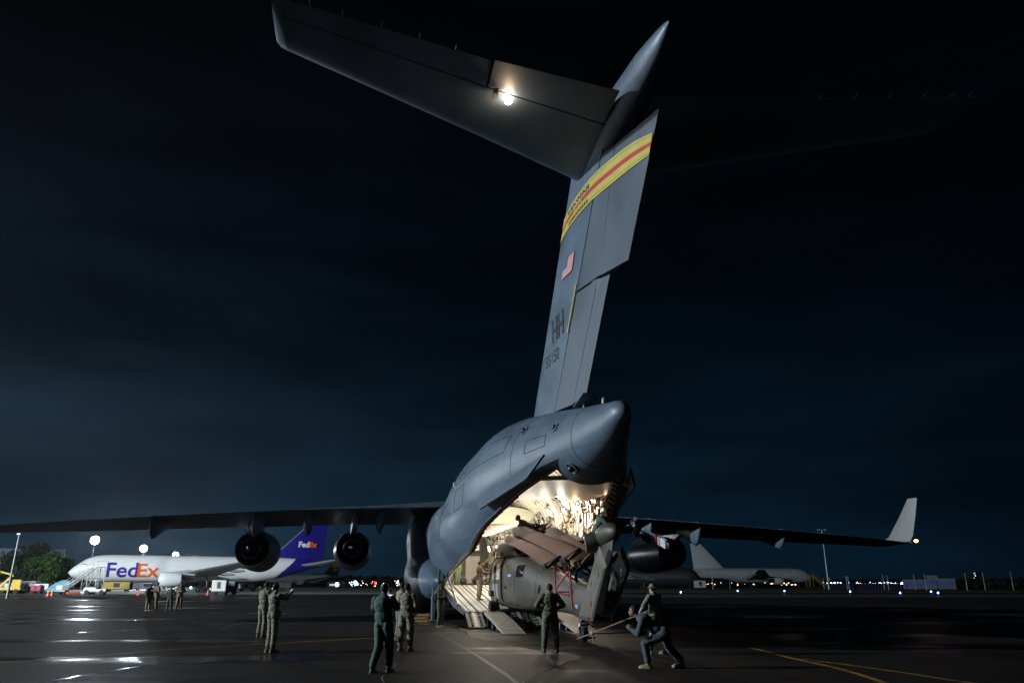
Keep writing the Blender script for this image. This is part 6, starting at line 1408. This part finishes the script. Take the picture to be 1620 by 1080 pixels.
# dark line of trees and scrub at the horizon
def treeline(px0, px1, d, h0, h1, seed, label):
    rd = random.Random(seed); vs = []; fc = []; n = int(abs(px1-px0)*14)
    for i in range(n):
        px = px0+(px1-px0)*rd.random(); x, y = at(px, d+rd.uniform(-12, 12)); hh_ = (h0+(h1-h0)*(.5+.5*noise.noise(Vector((px*.045, seed, 0))))+h1*.2*noise.noise(Vector((px*.3, seed, 3))))
        z = hh_*rd.random()**.6; s = rd.uniform(.5, 1.5)*d/420; a = rd.uniform(0, 3.1); k = len(vs)
        vs += [(x-s*math.cos(a), y-s*math.sin(a), z-s*.5), (x+s*math.cos(a), y+s*math.sin(a), z-s*.3), (x+s*.3, y+.3, z+s*.7)]; fc.append((k, k+1, k+2))
    b = MB(); b.add(vs, fc, leafmat('far_foliage', (.016, .020, .015))); o = b.build('distant_trees', smooth=False, fixn=False); tag(o, label, 'trees', kind='stuff')
treeline(545, 760, 560, 3, 9, 1, 'dark low tree line beyond the brown cargo jet'); treeline(960, 1700, 620, 2, 6, 2, 'dark low tree line across the horizon on the right'); treeline(-120, 560, 620, 4, 11, 3, 'dark tree line behind the cargo jets on the left')
treeline(1500, 1640, 330, 2, 4.5, 4, 'dark hedge beyond the grass at the far right')
# town lights on the horizon
def lights(specs, label, r0=.22):
    mats_ = {}
    b = MB()
    for px, py, d, c, r_ in specs:
        h, (x, y) = hgt(px, py, d); b.ell((x, y, h), (r_*d/520,)*3, mats_.setdefault(c, mat('town_light_'+c, (1, 1, 1), .4, emit={'w': (.85, .95, 1), 'a': (1, .62, .25), 'r': (1, .03, .03), 'c': (.35, .85, 1), 'b': (.2, .4, 1)}[c], es={'w': 5, 'a': 4, 'r': 5, 'c': 5, 'b': 5}[c])), 6, 4)
    o = b.build('town_light', fixn=False); return tag(o, label, 'lights', kind='stuff')
rd = random.Random(11); sp_ = [(rd.uniform(1090, 1260), rd.uniform(921, 925), 560, rd.choice('wwwaac'), rd.uniform(.14, .42)) for _ in range(36)]+[(rd.uniform(1300, 1520), rd.uniform(920.5, 923.5), 560, rd.choice('wwwcca'), rd.uniform(.15, .42)) for _ in range(90)]
sp_ += [(1555, 918, 560, 'r', .42), (1604, 917, 560, 'r', .42), (1466, 919, 560, 'r', .28), (1140, 918, 560, 'r', .4), (1510, 920, 540, 'c', .8), (1575, 922, 540, 'w', .7), (1427, 922, 560, 'w', .7), (1541, 914, 700, 'w', .2), (1543, 910, 700, 'w', .2), (1544, 918, 700, 'w', .25)]
lights(sp_, 'scatter of small town lights along the right horizon')
sp_ = [(rd.uniform(552, 655), rd.uniform(918, 927), 540, rd.choice('wwwaacb'), rd.uniform(.15, .4)) for _ in range(38)]+[(562, 921, 520, 'c', 1.3), (566, 923.5, 520, 'b', .7), (533, 924, 410, 'w', 1.4), (594, 921.5, 540, 'r', .8), (588, 922, 540, 'r', .4), (556, 924, 500, 'w', .5)]
lights(sp_, 'scatter of small town lights between the brown jet and the gear pod')
lights([(rd.uniform(170, 470), rd.uniform(927, 931), 300, rd.choice('wwa'), rd.uniform(.10, .25)) for _ in range(26)]+[(337, 928.5, 200, 'a', .9), (334, 930, 200, 'w', .9), (324, 930, 230, 'w', .7), (302, 929, 230, 'w', .7)], 'vehicle and shed lights seen under the belly of the white cargo jet')

# ------------------------------------------------------------------ damp night air
hz_ = MB(); hz_.box((0, 1550, 32), (7400, 4300, 66), None); 
me = bpy.data.meshes.new('haze'); me.from_pydata(hz_.v, [], hz_.f); hm = bpy.data.materials.new('damp_air'); hm.use_nodes = True; t = hm.node_tree; t.nodes.clear()
o_ = N(t, 'ShaderNodeOutputMaterial'); pv = N(t, 'ShaderNodeVolumePrincipled'); pv.inputs['Color'].default_value = (.8, .85, .9, 1); pv.inputs['Density'].default_value = .00006; pv.inputs['Anisotropy'].default_value = .82
t.links.new(pv.outputs[0], o_.inputs['Volume']); me.materials.append(hm); ho = bpy.data.objects.new('haze', me); sc.collection.objects.link(ho); tag(ho, 'thin damp night air over the whole airfield', 'haze', kind='stuff')
